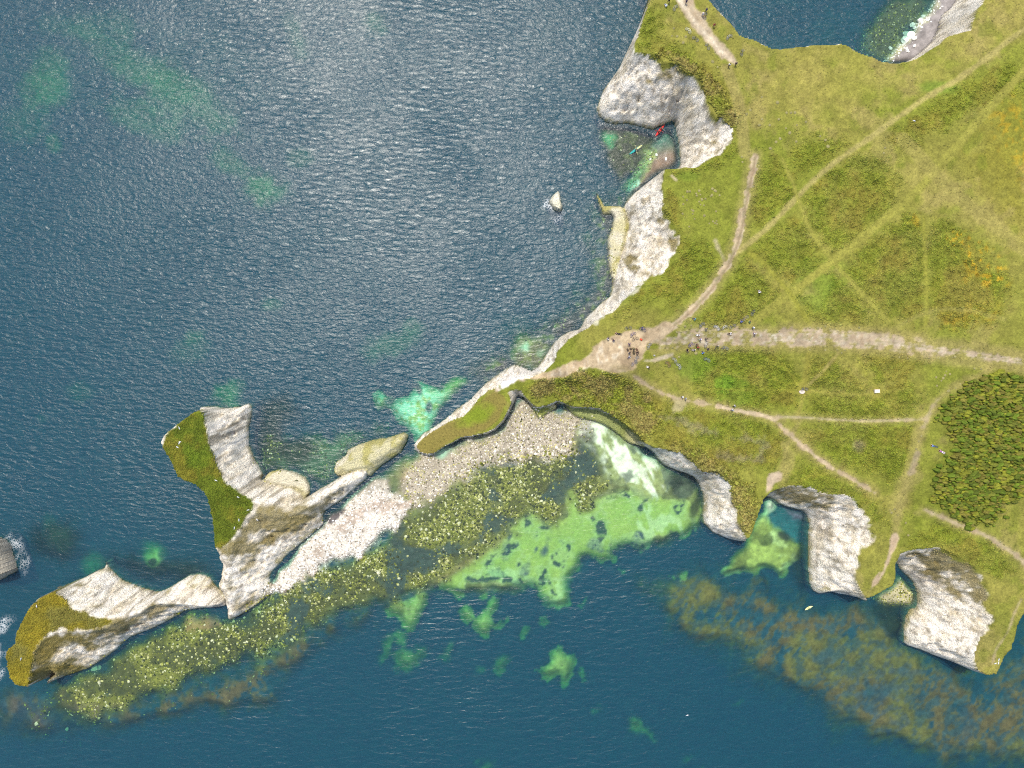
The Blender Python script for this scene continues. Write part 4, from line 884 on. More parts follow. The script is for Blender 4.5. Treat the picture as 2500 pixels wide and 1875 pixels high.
# ------------------------------------------------------------------ materials
def nodes(name):
    m = bpy.data.materials.new(name); m.use_nodes = True
    nt = m.node_tree; nt.nodes.clear()
    out = nt.nodes.new('ShaderNodeOutputMaterial')
    return m, nt, out

def surface(name, scale, amount, bump, rough=.9, bump_scale=None, dist=.4, tint=None, spec=.15):
    """vertex colour varied by noise, with bump"""
    m, nt, out = nodes(name)
    L = nt.links.new
    b = nt.nodes.new('ShaderNodeBsdfPrincipled')
    b.inputs['Roughness'].default_value = rough
    b.inputs['Specular IOR Level'].default_value = spec
    a = nt.nodes.new('ShaderNodeAttribute'); a.attribute_name = 'Col'
    g = nt.nodes.new('ShaderNodeNewGeometry')
    n = nt.nodes.new('ShaderNodeTexNoise'); n.inputs['Scale'].default_value = scale; n.inputs['Detail'].default_value = 6; n.inputs['Roughness'].default_value = .65
    L(g.outputs['Position'], n.inputs['Vector'])
    mr = nt.nodes.new('ShaderNodeMapRange'); mr.inputs['From Min'].default_value = .3; mr.inputs['From Max'].default_value = .7
    mr.inputs['To Min'].default_value = 1 - amount; mr.inputs['To Max'].default_value = 1 + amount
    L(n.outputs['Fac'], mr.inputs['Value'])
    mu = nt.nodes.new('ShaderNodeVectorMath'); mu.operation = 'SCALE'
    L(a.outputs['Color'], mu.inputs[0]); L(mr.outputs[0], mu.inputs['Scale'])
    L(mu.outputs[0], b.inputs['Base Color'])
    n2 = nt.nodes.new('ShaderNodeTexNoise'); n2.inputs['Scale'].default_value = bump_scale or scale; n2.inputs['Detail'].default_value = 5; n2.inputs['Roughness'].default_value = .7
    L(g.outputs['Position'], n2.inputs['Vector'])
    bp = nt.nodes.new('ShaderNodeBump'); bp.inputs['Strength'].default_value = bump; bp.inputs['Distance'].default_value = dist
    L(n2.outputs['Fac'], bp.inputs['Height']); L(bp.outputs[0], b.inputs['Normal'])
    L(b.outputs[0], out.inputs['Surface'])
    return m

M_CHALK = surface('chalk', 3.2, .34, 1.0, .9, 2.2, .8)
M_TURF = surface('turf', 2.2, .30, .7, .95, 2.6, .25)
M_PATH = surface('trodden_chalk', 2.2, .16, .5, .95, 2.6, .2)
M_BED = surface('sea_bed', 1.2, .18, .4, .95, 1.6, .3)
M_STONE = surface('stone', 3.0, .15, .4, .9, 4.0, .1)
M_LEAF = surface('leaf', 3.0, .2, .3, .9, 5.0, .1)

# ------------------------------------------------------------------ meshes from the height field
def mesh_grid(name, pts, quads, cols, mat, smooth=True):
    me = bpy.data.meshes.new(name)
    nv, nf = len(pts), len(quads); k = quads.shape[1]
    me.vertices.add(nv); me.vertices.foreach_set('co', pts.astype(np.float32).ravel())
    me.loops.add(nf * k); me.loops.foreach_set('vertex_index', quads.astype(np.int32).ravel())
    me.polygons.add(nf)
    me.polygons.foreach_set('loop_start', (np.arange(nf) * k).astype(np.int32))
    me.polygons.foreach_set('use_smooth', np.full(nf, smooth))
    if cols is not None:
        at = me.color_attributes.new('Col', 'FLOAT_COLOR', 'POINT')
        c4 = np.ones((nv, 4), np.float32); c4[:, :3] = cols
        at.data.foreach_set('color', c4.ravel())
    me.update(); me.validate()
    if mat:
        me.materials.append(mat)
    return me

def put(name, me, parent=None, **props):
    o = bpy.data.objects.new(name, me); C.objects.link(o)
    if parent is not None:
        o.parent = parent
    for k, v in props.items():
        o[k] = v
    return o

ny, nx = X.shape
idx = np.arange(ny * nx).reshape(ny, nx)
quads = np.stack([idx[:-1, :-1], idx[:-1, 1:], idx[1:, 1:], idx[1:, :-1]], -1).reshape(-1, 4)
P = np.stack([X, Y, Z], -1).reshape(-1, 3)
CF = col.reshape(-1, 3)
qmean = lambda A: (A[:-1, :-1] + A[:-1, 1:] + A[1:, 1:] + A[1:, :-1]).ravel() / 4
own_q = np.maximum(np.maximum(OWN[:-1, :-1], OWN[:-1, 1:]), np.maximum(OWN[1:, 1:], OWN[1:, :-1])).ravel()
turf_q = qmean(turf); bare_q = qmean(sample(bare, U, V)); g1_q = qmean(g1); g2_q = qmean(g2); z_q = qmean(Z)

def extract(name, mask, mat, parent=None, **props):
    q = quads[mask]
    used, inv = np.unique(q, return_inverse=True)
    me = mesh_grid(name, P[used], inv.reshape(-1, 4), CF[used], mat)
    return put(name, me, parent, **props)

is_main = own_q == 1
top_q = is_main & (turf_q > .5)
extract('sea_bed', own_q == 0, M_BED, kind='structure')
extract('cliff', is_main & ~top_q, M_CHALK, kind='structure')
extract('footpath', top_q & (bare_q > .5), M_PATH, kind='structure')
extract('grassland', top_q & (bare_q <= .5), M_TURF, kind='structure')
st1 = extract('sea_stack', (own_q == 2) & (g1_q <= .5), M_CHALK, label='large chalk sea stack with a long green turf cap and a low rocky arm', category='sea stack')
extract('turf_cap', (own_q == 2) & (g1_q > .5), M_TURF, st1, label='green turf cap along the seaward edge')
st2 = extract('sea_stack', (own_q == 3) & (g2_q <= .5), M_CHALK, label='chalk sea stack with a domed yellow green cap and a narrow ridge touching its neighbour', category='sea stack')
extract('turf_cap', (own_q == 3) & (g2_q > .5), M_TURF, st2, label='yellow green turf dome')
extract('sea_rock', own_q == 4, M_CHALK, label='low yellowish weathered rock lying off the tip of the long chalk arm', category='rock')
extract('sea_stack', own_q == 5, M_CHALK, label='small bare chalk stack ringed by foam at the edge of the photo', category='sea stack')
extract('sea_rock', own_q == 6, M_CHALK, label='lone pale rock standing in open water outside the arch cove', category='rock')
extract('rock_ledge', own_q == 7, M_CHALK, label='yellow green rock ledge along the foot of the mainland chalk cliff', category='rock ledge')
extract('rock_ledge', own_q == 9, M_CHALK, label='green and tan rock ledge curving along the head of the bay under the scrubby cliff', category='rock ledge')
extract('rock_ledge', own_q == 8, M_CHALK, label='curved tan rock shelf under the inner face of the large stack', category='rock ledge')

def terrain_z(x, y):
    a = np.clip((np.asarray(x) - AX[0]) / STEP, 0, nx - 1.001); b = np.clip((np.asarray(y) - AY[0]) / STEP, 0, ny - 1.001)
    i = a.astype(int); j = b.astype(int); fa = a - i; fb = b - j
    return (Z[j, i] * (1 - fa) + Z[j, i + 1] * fa) * (1 - fb) + (Z[j + 1, i] * (1 - fa) + Z[j + 1, i + 1] * fa) * fb

def on_ground(u, v):
    """survey pixel -> point on the ground surface seen there"""
    u = np.asarray(u, float); v = np.asarray(v, float)
    z = np.full(u.shape, 15.0)
    for _ in range(14):
        x, y = ground(u, v, z)
        z = .5 * z + .5 * terrain_z(x, y)
    return x, y, z
# the sea beyond the survey
far = bpy.data.meshes.new('deep_sea_bed')
r_ = 1400
far.from_pydata([(-r_, -r_, -9.5), (r_, -r_, -9.5), (r_, r_, -9.5), (-r_, r_, -9.5)], [], [(0, 1, 2, 3)])
at = far.color_attributes.new('Col', 'FLOAT_COLOR', 'POINT')
for d in at.data: d.color = (.05, .10, .13, 1)
far.materials.append(M_BED)
put('deep_sea_bed', far, kind='structure')
print('terrain', round(time.time() - T0, 1))

# ------------------------------------------------------------------ water
def make_water():
    m, nt, out = nodes('sea_water')
    L = nt.links.new; N = nt.nodes.new
    dp = N('ShaderNodeAttribute'); dp.attribute_name = 'depth'
    fo = N('ShaderNodeAttribute'); fo.attribute_name = 'foam'
    g = N('ShaderNodeNewGeometry')
    # waves: two trains of ripples and chop
    def wave(angle, sx, sy, scale, detail=4):
        mp = N('ShaderNodeMapping'); mp.inputs['Rotation'].default_value = (0, 0, angle); mp.inputs['Scale'].default_value = (sx, sy, 1)
        L(g.outputs['Position'], mp.inputs['Vector'])
        n = N('ShaderNodeTexNoise'); n.inputs['Scale'].default_value = scale; n.inputs['Detail'].default_value = detail; n.inputs['Roughness'].default_value = .55
        n.inputs['Distortion'].default_value = .6
        L(mp.outputs[0], n.inputs['Vector']); return n.outputs['Fac']
    w1 = wave(math.radians(28), .36, 1.0, 1.05)
    w2 = wave(math.radians(-32), .34, 1.0, .85)
    w3 = wave(math.radians(75), .6, 1.0, 1.2)
    sx = N('ShaderNodeSeparateXYZ'); L(g.outputs['Position'], sx.inputs[0])
    def mrange(sock, a, b, c=0., d=1.):
        q = N('ShaderNodeMapRange'); q.interpolation_type = 'SMOOTHSTEP'
        q.inputs['From Min'].default_value = a; q.inputs['From Max'].default_value = b; q.inputs['To Min'].default_value = c; q.inputs['To Max'].default_value = d
        L(sock, q.inputs['Value']); return q.outputs[0]
    south = mrange(sx.outputs['Y'], -25, -60)
    def mix(f, a, b):
        q = N('ShaderNodeMix'); q.data_type = 'FLOAT'
        if isinstance(f, float): q.inputs[0].default_value = f
        else: L(f, q.inputs[0])
        L(a, q.inputs[2]); L(b, q.inputs[3]); return q.outputs[0]
    wa = mix(south, w1, w2)
    big = N('ShaderNodeTexNoise'); big.inputs['Scale'].default_value = .03; big.inputs['Detail'].default_value = 3
    L(g.outputs['Position'], big.inputs['Vector'])
    wb = mix(mrange(big.outputs['Fac'], .45, .6, 0., .55), wa, w3)
    amp = mrange(south, 0., 1., .8, .5)
    shal = mrange(dp.outputs['Fac'], .0, 2.5, .25, 1.)
    gust = N('ShaderNodeTexNoise'); gust.inputs['Scale'].default_value = .018; gust.inputs['Detail'].default_value = 4; gust.inputs['Distortion'].default_value = 1.5
    L(g.outputs['Position'], gust.inputs['Vector'])
    gs_ = N('ShaderNodeMath'); gs_.operation = 'MULTIPLY'; L(amp, gs_.inputs[0]); L(mrange(gust.outputs['Fac'], .35, .65, .8, 1.15), gs_.inputs[1])
    am = N('ShaderNodeMath'); am.operation = 'MULTIPLY'; L(gs_.outputs[0], am.inputs[0]); L(shal, am.inputs[1])
    bp = N('ShaderNodeBump'); bp.inputs['Distance'].default_value = .55
    L(wb, bp.inputs['Height']); L(am.outputs[0], bp.inputs['Strength'])
    # what the water body scatters and lets through, by depth
    def absorb(k):
        q = N('ShaderNodeMath'); q.operation = 'MULTIPLY'; q.inputs[1].default_value = -k; L(dp.outputs['Fac'], q.inputs[0])
        e = N('ShaderNodeMath'); e.operation = 'EXPONENT'; L(q.outputs[0], e.inputs[0]); return e.outputs[0]
    cb = N('ShaderNodeCombineColor'); L(absorb(.22), cb.inputs[0]); L(absorb(.035), cb.inputs[1]); L(absorb(.10), cb.inputs[2])
    tr = N('ShaderNodeBsdfTransparent'); L(cb.outputs[0], tr.inputs['Color'])
    body = N('ShaderNodeBsdfDiffuse'); body.inputs['Color'].default_value = (.008, .052, .090, 1); L(bp.outputs[0], body.inputs['Normal'])
    sc = N('ShaderNodeMath'); sc.operation = 'SUBTRACT'; sc.inputs[0].default_value = 1.0; L(absorb(.13), sc.inputs[1])
    m1 = N('ShaderNodeMixShader'); L(sc.outputs[0], m1.inputs[0]); L(tr.outputs[0], m1.inputs[1]); L(body.outputs[0], m1.inputs[2])
    gl = N('ShaderNodeBsdfGlossy'); gl.inputs['Roughness'].default_value = .28; gl.inputs['Color'].default_value = (1, 1, 1, 1); L(bp.outputs[0], gl.inputs['Normal'])
    fr = N('ShaderNodeFresnel'); fr.inputs['IOR'].default_value = 1.33; L(bp.outputs[0], fr.inputs['Normal'])
    m2 = N('ShaderNodeMixShader'); L(fr.outputs[0], m2.inputs[0]); L(m1.outputs[0], m2.inputs[1]); L(gl.outputs[0], m2.inputs[2])
    fm = N('ShaderNodeBsdfDiffuse'); fm.inputs['Color'].default_value = (.78, .80, .80, 1)
    fn = N('ShaderNodeTexVoronoi'); fn.feature = 'DISTANCE_TO_EDGE'; fn.inputs['Scale'].default_value = 1.7; L(g.outputs['Position'], fn.inputs['Vector'])
    fe = mrange(fn.outputs['Distance'], .20, .0, 0., .8)
    ff = N('ShaderNodeMath'); ff.operation = 'MULTIPLY'; L(fe, ff.inputs[0]); L(fo.outputs['Fac'], ff.inputs[1])
    f2 = mrange(fo.outputs['Fac'], .9, 1.0, 0., .8)
    mx = N('ShaderNodeMath'); mx.operation = 'MAXIMUM'; L(ff.outputs[0], mx.inputs[0]); L(f2, mx.inputs[1])
    m3 = N('ShaderNodeMixShader'); L(mx.outputs[0], m3.inputs[0]); L(m2.outputs[0], m3.inputs[1]); L(fm.outputs[0], m3.inputs[2])
    L(m3.outputs[0], out.inputs['Surface'])
    return m
M_WATER = make_water()
ws = .5
wx = np.concatenate([[-1400, -500, -250], np.arange(-158, 158.1, ws), [250, 500, 1400]]); wy = np.concatenate([[-1400, -500, -220], np.arange(-120, 120.1, ws), [220, 500, 1400]])
WX, WY = np.meshgrid(wx, wy)
inside = (np.abs(WX) < 157) & (np.abs(WY) < 119)
tz = terrain_z(WX, WY)
wdep = np.where(inside, np.clip(-tz, 0, 9), 7.0)
wdep = np.where(inside & (tz > .5), 0.0, wdep)
uu, vv = image_uv(WX, WY, 0)
foam = np.zeros(WX.shape)
for p, st in [(C0([(80, 1300), (120, 1330), (150, 1400), (200, 1460), (190, 1540), (140, 1590), (90, 1620), (110, 1480)]), .5), (E0([(-40, 480), (40, 500), (100, 560), (120, 620), (70, 720), (20, 860), (60, 960), (-20, 980), (-80, 700)]), .5),
              (A3([(430, 1560), (480, 1600), (530, 1640), (550, 1660), (520, 1690), (470, 1660)]), .8)]:
    foam = np.maximum(foam, st * sample(area(p, 10, 16), uu, vv) * sstep(-.5, .3, fbm(WX, WY, 3.5, 3, 4)))
shore = sstep(.45, .1, wdep) * sstep(.0, .05, wdep) * .35 * sstep(.1, .5, fbm(WX, WY, 6, 3, 3))
foam = np.maximum(foam, shore * 0.6)
ii = np.arange(WX.size).reshape(WX.shape)
wq = np.stack([ii[:-1, :-1], ii[:-1, 1:], ii[1:, 1:], ii[1:, :-1]], -1).reshape(-1, 4)
wme = mesh_grid('sea_water', np.stack([WX, WY, np.zeros_like(WX)], -1).reshape(-1, 3), wq, None, M_WATER)
a = wme.attributes.new('depth', 'FLOAT', 'POINT'); a.data.foreach_set('value', wdep.astype(np.float32).ravel())
a = wme.attributes.new('foam', 'FLOAT', 'POINT'); a.data.foreach_set('value', foam.astype(np.float32).ravel())
put('sea_water', wme, kind='structure')
print('water', round(time.time() - T0, 1))
#MORE
# ------------------------------------------------------------------ loose geometry helpers
def ico(sub=0):
    t = (1 + 5 ** .5) / 2
    v = np.array([(-1, t, 0), (1, t, 0), (-1, -t, 0), (1, -t, 0), (0, -1, t), (0, 1, t), (0, -1, -t), (0, 1, -t), (t, 0, -1), (t, 0, 1), (-t, 0, -1), (-t, 0, 1)], float)
    v /= np.linalg.norm(v[0])
    f = np.array([(0, 11, 5), (0, 5, 1), (0, 1, 7), (0, 7, 10), (0, 10, 11), (1, 5, 9), (5, 11, 4), (11, 10, 2), (10, 7, 6), (7, 1, 8), (3, 9, 4), (3, 4, 2), (3, 2, 6), (3, 6, 8), (3, 8, 9), (4, 9, 5), (2, 4, 11), (6, 2, 10), (8, 6, 7), (9, 8, 1)])
    for _ in range(sub):
        vs = [tuple(p) for p in v]; key = {}; nf = []
        def mid(a, b):
            k = (min(a, b), max(a, b))
            if k not in key:
                m = np.array(vs[a]) + np.array(vs[b]); vs.append(tuple(m / np.linalg.norm(m))); key[k] = len(vs) - 1
            return key[k]
        for a, b, c in f:
            ab, bc, ca = mid(a, b), mid(b, c), mid(c, a)
            nf += [(a, ab, ca), (b, bc, ab), (c, ca, bc), (ab, bc, ca)]
        v = np.array(vs); f = np.array(nf)
    return v, f

def scatter(bv, bf, pos, scl, yaw, jit, cols, shade_tip=0.0):
    """many jittered copies of one small form in a single mesh"""
    N, n = len(pos), len(bv)
    b = bv[None] * (1 + jit * (rng.random((N, n, 1)) - .5) * 2)
    ca, sa = np.cos(yaw)[:, None], np.sin(yaw)[:, None]
    x = b[..., 0] * scl[:, 0:1]; y = b[..., 1] * scl[:, 1:2]; z = b[..., 2] * scl[:, 2:3]
    p = np.stack([x * ca - y * sa, x * sa + y * ca, z], -1) + pos[:, None, :]
    f = bf[None] + (np.arange(N) * n)[:, None, None]
    c = np.repeat(cols[:, None, :], n, 1)
    return p.reshape(-1, 3), f.reshape(-1, 3), np.clip(c.reshape(-1, 3), .003, .85)

def pick(mask, n, umin=0, umax=2500, vmin=0, vmax=1875):
    """n survey pixels drawn at random with the density of a mask"""
    out = np.zeros((0, 2)); mx = max(float(mask.max()), 1e-6)
    for _ in range(140):
        u = rng.uniform(umin, umax, 40000); v = rng.uniform(vmin, vmax, 40000)
        k = sample(mask, u, v) > rng.random(40000) * mx
        out = np.vstack([out, np.stack([u[k], v[k]], 1)])
        if len(out) >= n:
            break
    return out[:n]

def object_paint(name, rough=.7, bump=.2):
    m, nt, out = nodes(name)
    b = nt.nodes.new('ShaderNodeBsdfPrincipled'); b.inputs['Roughness'].default_value = rough; b.inputs['Specular IOR Level'].default_value = .2
    oi = nt.nodes.new('ShaderNodeObjectInfo')
    n = nt.nodes.new('ShaderNodeTexNoise'); n.inputs['Scale'].default_value = 6; n.inputs['Detail'].default_value = 4
    tc = nt.nodes.new('ShaderNodeTexCoord'); nt.links.new(tc.outputs['Object'], n.inputs['Vector'])
    mr = nt.nodes.new('ShaderNodeMapRange'); mr.inputs['To Min'].default_value = .75; mr.inputs['To Max'].default_value = 1.2
    nt.links.new(n.outputs['Fac'], mr.inputs['Value'])
    sc = nt.nodes.new('ShaderNodeVectorMath'); sc.operation = 'SCALE'
    nt.links.new(oi.outputs['Color'], sc.inputs[0]); nt.links.new(mr.outputs[0], sc.inputs['Scale'])
    nt.links.new(sc.outputs[0], b.inputs['Base Color'])
    bp = nt.nodes.new('ShaderNodeBump'); bp.inputs['Strength'].default_value = bump; bp.inputs['Distance'].default_value = .05
    nt.links.new(n.outputs['Fac'], bp.inputs['Height']); nt.links.new(bp.outputs[0], b.inputs['Normal'])
    nt.links.new(b.outputs[0], out.inputs['Surface'])
    return m
M_PAINT = object_paint('painted_surface', .55, .02)
M_CLOTH = object_paint('cloth', .9, .3)
M_ROCK = object_paint('weathered_stone', .9, .6)
M_BUSH = object_paint('foliage', .9, .8)

# ------------------------------------------------------------------ stones of the shore
I0v, I0f = ico(0)
I1v, I1f = ico(1)
O6v = np.array([(1, 0, .1), (-.2, .95, 0), (-.9, .3, .1), (-.6, -.8, 0), (.4, -.9, .1), (0, 0, .9)]); O6f = np.array([(0, 1, 5), (1, 2, 5), (2, 3, 5), (3, 4, 5), (4, 0, 5)])
ROCKS = []
for k in range(6):
    v = I1v * (1 + .22 * (rng.random((len(I1v), 1)) - .5) * 2) * np.array([1, .75 + .2 * rng.random(), .55 + .2 * rng.random()])
    me = bpy.data.meshes.new('stone_form'); me.from_pydata([tuple(p) for p in v], [], [tuple(map(int, t)) for t in I1f]); me.materials.append(M_ROCK); ROCKS.append(me)

def stone_cols(n, u, v):
    """stone colours by ground: white shingle, beige shingle, weed"""
    w = sample(mwh, u, v); be = sample(md, u, v); nw = sample(mnb, u, v)
    r = rng.random(n)
    weed = np.array([(.14, .155, .022), (.38, .37, .085), (.52, .48, .22), (.040, .048, .014), (.20, .20, .04), (.64, .60, .40)])[np.searchsorted([.30, .44, .53, .80, .93], r)]
    beige = np.array([(.36, .32, .25), (.52, .48, .39), (.17, .145, .105), (.68, .64, .54), (.42, .38, .17)])[np.searchsorted([.35, .55, .78, .9], r)]
    white = np.array([(.66, .62, .55), (.52, .48, .41), (.76, .73, .67), (.18, .155, .12), (.34, .29, .22)])[np.searchsorted([.36, .55, .76, .88], r)]
    tr = rng.random(n)
    c = np.where((w > .5)[:, None], white, np.where(((be * .9) > tr)[:, None], beige, weed))
    c = np.where((nw > .3)[:, None], np.array([(.74, .73, .71)]), c)
    return c * (1 + .25 * (rng.random((n, 1)) - .5))
sp = pick(np.clip(rock, 0, 1) ** 1.2, 90000)
x, y = ground(sp[:, 0], sp[:, 1], 0)
zz = terrain_z(x, y)
uu_, vv_ = sp[:, 0], sp[:, 1]
size = .06 + .24 * rng.random(len(x)) ** 6
size *= 1 + .3 * (sample(mw, uu_, vv_) > .5)
cs = stone_cols(len(x), uu_, vv_)
ok = zz < 1.6
x, y, zz, size, cs, uu_, vv_ = x[ok], y[ok], zz[ok], size[ok], cs[ok], uu_[ok], vv_[ok]
order = np.argsort(-size)
big, rest = order[:290], order[290:]
pos = np.stack([x, y, zz + size * .12], -1)
scl = np.stack([size, size * rng.uniform(.6, 1, len(size)), size * rng.uniform(.5, .8, len(size))], -1)
p_, f_, c_ = scatter(O6v, O6f, pos[rest] - np.array([0, 0, .05]), scl[rest] * np.array([1.1, 1.1, 1.3]), rng.random(len(rest)) * 6.28, .28, cs[rest])
put('beach_stones', mesh_grid('beach_stones', p_, f_, c_, M_STONE, False), kind='stuff')
wm, bm_ = sample(mwh, uu_, vv_), sample(md, uu_, vv_)
for n_, i in enumerate(big):
    if wm[i] > .5:
        lab, grp = 'big pale chalk stone lying on the white shingle below the large stack', 'stones on the white shingle'
    elif bm_[i] > .5:
        lab, grp = 'big beige stone lying on the dry shingle at the head of the bay', 'stones on the beige shingle'
    elif uu_[i] < 620:
        lab, grp = 'big weedy stone in the shallows beside the stack with the yellow green cap', 'stones beside the capped stack'
    elif uu_[i] > 1800:
        lab, grp = 'big stone on the small beaches among the eastern headlands', 'stones on the small beaches'
    elif vv_[i] < 1060 and uu_[i] < 1000:
        lab, grp = 'big green stone under shallow water between the large stack and the low rock', 'stones under water by the stack'
    elif uu_[i] > 1400 and vv_[i] < 500:
        lab, grp = 'big pale stone at the water line inside the arch cove', 'stones in the arch cove'
    else:
        lab, grp = 'big yellow green weedy stone in the tidal band along the bay', 'stones of the tidal band'
    c = cs[i]; br_ = float(c.sum()) / 3
    tone = 'dark' if br_ < .08 else 'olive' if br_ < .16 else 'yellow green' if br_ < .30 else 'yellowish' if c[2] < c[0] * .6 else 'pale beige' if br_ < .52 else 'white'
    side = ('western end' if uu_[i] < 330 else 'western part' if uu_[i] < 620 else 'middle' if uu_[i] < 900 else 'eastern part' if uu_[i] < 1250 else 'eastern end') if grp in ('stones of the tidal band', 'stones beside the capped stack') else ''
    lab = lab.replace(' in the tidal band along the bay', ' in the tidal band').replace(' in the shallows beside the stack with the yellow green cap', ' by the yellow green capped stack')
    lab = tone + ' ' + lab.replace('big ', '').replace('pale chalk ', '').replace('beige stone', 'stone').replace('yellow green weedy ', 'weedy ').replace('green stone', 'stone').replace('pale stone', 'stone') + (', ' + side if side else '')
    o = put('boulder', ROCKS[n_ % 6], None, label=lab, category='boulder', group=grp)
    o.location = pos[i]; s = float(size[i]) * 1.1; o.scale = (s, s, s * .9); o.rotation_euler = (0, 0, float(rng.random() * 6.28))
    c = cs[i]; o.color = (c[0], c[1], c[2], 1)
# white fallen blocks on the dark beach in the north east, and a few loose ones elsewhere
blocks = [(A4([(1300, 265)])[0], 1.5, 'white fallen chalk block, upper one of the big cluster on the dark beach'), (A4([(1330, 285)])[0], 2.0, 'largest white fallen chalk block on the dark beach'),
          (A4([(1290, 312)])[0], 1.7, 'rounded white fallen block at the lower end of the cluster'), (A4([(1362, 298)])[0], 1.1, 'white fallen block nearest the cliff in the cluster'),
          (A4([(1348, 195)])[0], 1.1, 'white fallen block between the cluster and the far pair'), (A4([(1365, 215)])[0], .8, 'small white block just below its twin'),
          (A4([(1408, 165)])[0], 1.3, 'white fallen block farthest up the dark beach'), (A4([(1430, 128)])[0], .8, 'small white block at the waterline up the dark beach'),
          (A4([(1308, 390)])[0], .8, 'small white block low on the dark beach'), (A4([(1365, 355)])[0], .7, 'small white block under the cliff foot'),
          (A4([(1180, 375)])[0], .9, 'white block at the waterline where the dark beach begins'), (A4([(1320, 400)])[0], .5, 'tiny white block beside the low one'),
          (A3([(1346, 1228)])[0], .7, 'single white block on the brown sand of the arch cove'), (A3([(1272, 1195)])[0], .6, 'pale block in the shallows of the arch cove'), (A3([(1225, 1230)])[0], .6, 'pale stone on the weed line of the arch cove'),
          (E0([(745, 880)])[0], 2.2, 'broad pale submerged rock at the foot of the capped stack'), (E0([(285, 1315)])[0], .9, 'lone pale yellow stone in deep water below the capped stack'), (E0([(520, 1355)])[0], .9, 'egg shaped pale stone in deep water south of the stacks'),
          (E0([(770, 1000)])[0], .9, 'bright pale stone at the outer edge of the tidal band'), (E1([(1025, 150)])[0], .9, 'pale stone in a dark patch of weed on the tidal band'),
          (C1([(1240, 900)])[0], .01, '')]
for (u, v), s, lab in blocks:
    if s < .1: continue
    x, y, z = on_ground(np.array([u]), np.array([v]))
    o = put('boulder', ROCKS[int(u) % 6], None, label=lab, category='boulder')
    o.location = (float(x[0]), float(y[0]), float(z[0]) + .15 * s); o.scale = (s * .62, s * .62, s * .6); o.rotation_euler = (0, 0, u)
    o.color = (.74, .72, .68, 1) if v < 600 else (.56, .52, .36, 1)

# ------------------------------------------------------------------ scrub, bracken and grass
tv = [(0, 0, 1.0)]; tf = []
for k in range(6):
    a_ = k * math.pi / 3; tv.append((math.cos(a_), math.sin(a_), .45))
for k in range(6):
    a_ = k * math.pi / 3 + .3; tv.append((math.cos(a_) * .8, math.sin(a_) * .8, -.3))
for k in range(6):
    k2 = (k + 1) % 6
    tf += [(0, 1 + k, 1 + k2), (1 + k, 7 + k, 7 + k2), (1 + k, 7 + k2, 1 + k2)]
TUv, TUf = np.array(tv), np.array(tf)

def plant_mass(name, mask, n, rad, hgt, tintvar, mul=1.0, sink=.0, hue=.12):
    q = pick(mask, n, -20, 2520, -20, 1895)
    x, y, z = on_ground(q[:, 0], q[:, 1])
    i = np.clip(((x - AX[0]) / STEP).round().astype(int), 0, nx - 1); j = np.clip(((y - AY[0]) / STEP).round().astype(int), 0, ny - 1)
    k = (OWN[j, i] > 0) & (z > 2.6) & (col[j, i].sum(-1) < .62)
    x, y, z, i, j = x[k], y[k], z[k], i[k], j[k]
    N = len(x)
    r = rad * (.55 + .9 * rng.random(N)); h = hgt * (.5 + rng.random(N))
    c = col[j, i] * mul * (1 + tintvar * (rng.random((N, 1)) - .5) * 2) * (1 + hue * (rng.random((N, 3)) - .5))
    p, f, cc = scatter(TUv, TUf, np.stack([x, y, z + sink], -1), np.stack([r, r * rng.uniform(.6, 1, N), h], -1), rng.random(N) * 6.28, .3, c)
    return put(name, mesh_grid(name, p, f, cc, M_LEAF, True), kind='stuff')
edgeveg = np.maximum(brush, .5 * np.clip(veg_face, 0, 1))
plant_mass('bracken', scrub * (.55 + .45 * sstep(-.4, .4, bn)), 60000, .20, .11, .22, 1.12, -.03)
plant_mass('cliff_top_scrub', brush, 11000, .28, .36, .45, 1.04)
plant_mass('grass_tufts', np.clip(1 - scrub - bare - mwood, 0, 1) * (.4 + .6 * sstep(-.3, .6, NZ1)), 26000, .17, .07, .22, 1.03, -.02, .06)
capm = np.maximum(gs1, gs2)
plant_mass('stack_grass', capm, 9000, .17, .14, .28, 1.03, -.02, .1)
# thicket: 300 bushes as objects, the rest as one mass
BUSHES = []
for k in range(6):
    bv = I1v.copy(); bv[:, 2] = np.where(bv[:, 2] < 0, bv[:, 2] * .5, bv[:, 2])
    bv = bv * (1 + .30 * (rng.random((len(bv), 1)) - .5) * 2)
    me = bpy.data.meshes.new('bush_form'); me.from_pydata([tuple(p) for p in bv], [], [tuple(map(int, t)) for t in I1f]); me.materials.append(M_BUSH); BUSHES.append(me)
cell = 7.0
wu, wv = np.meshgrid(np.arange(2250, 2530, cell * 1.25), np.arange(880, 1310, cell * .8))
wu = wu + (np.arange(wu.shape[0]) % 2)[:, None] * cell * .62
wu = (wu + rng.uniform(-3.2, 3.2, wu.shape)).ravel(); wv = (wv + rng.uniform(-2.4, 2.4, wv.shape)).ravel()
k = sample(mwood, wu, wv) > .15 + .7 * rng.random(len(wu))
wu, wv = wu[k], wv[k]
bx, by, bz = on_ground(wu, wv)
br = .27 + .46 * rng.random(len(bx)) ** 1.6
BC = np.array([(.095, .105, .014), (.078, .112, .010), (.118, .108, .018), (.064, .084, .009), (.135, .142, .014)])
shade = sstep(2330, 2300, wu + .5 * (1100 - wv) * 0)
bti = rng.integers(0, 5, len(bx)); TONE = ['dark olive', 'dark green', 'brownish olive', 'blackish green', 'pale olive']
bcol = BC[bti] * 1.12 * (.8 + .45 * rng.random((len(bx), 1)))
ordb = np.argsort(-(br + 5 * ((wu > 0) & (wu < 2497) & (wv > 900) & (wv < 1290))))
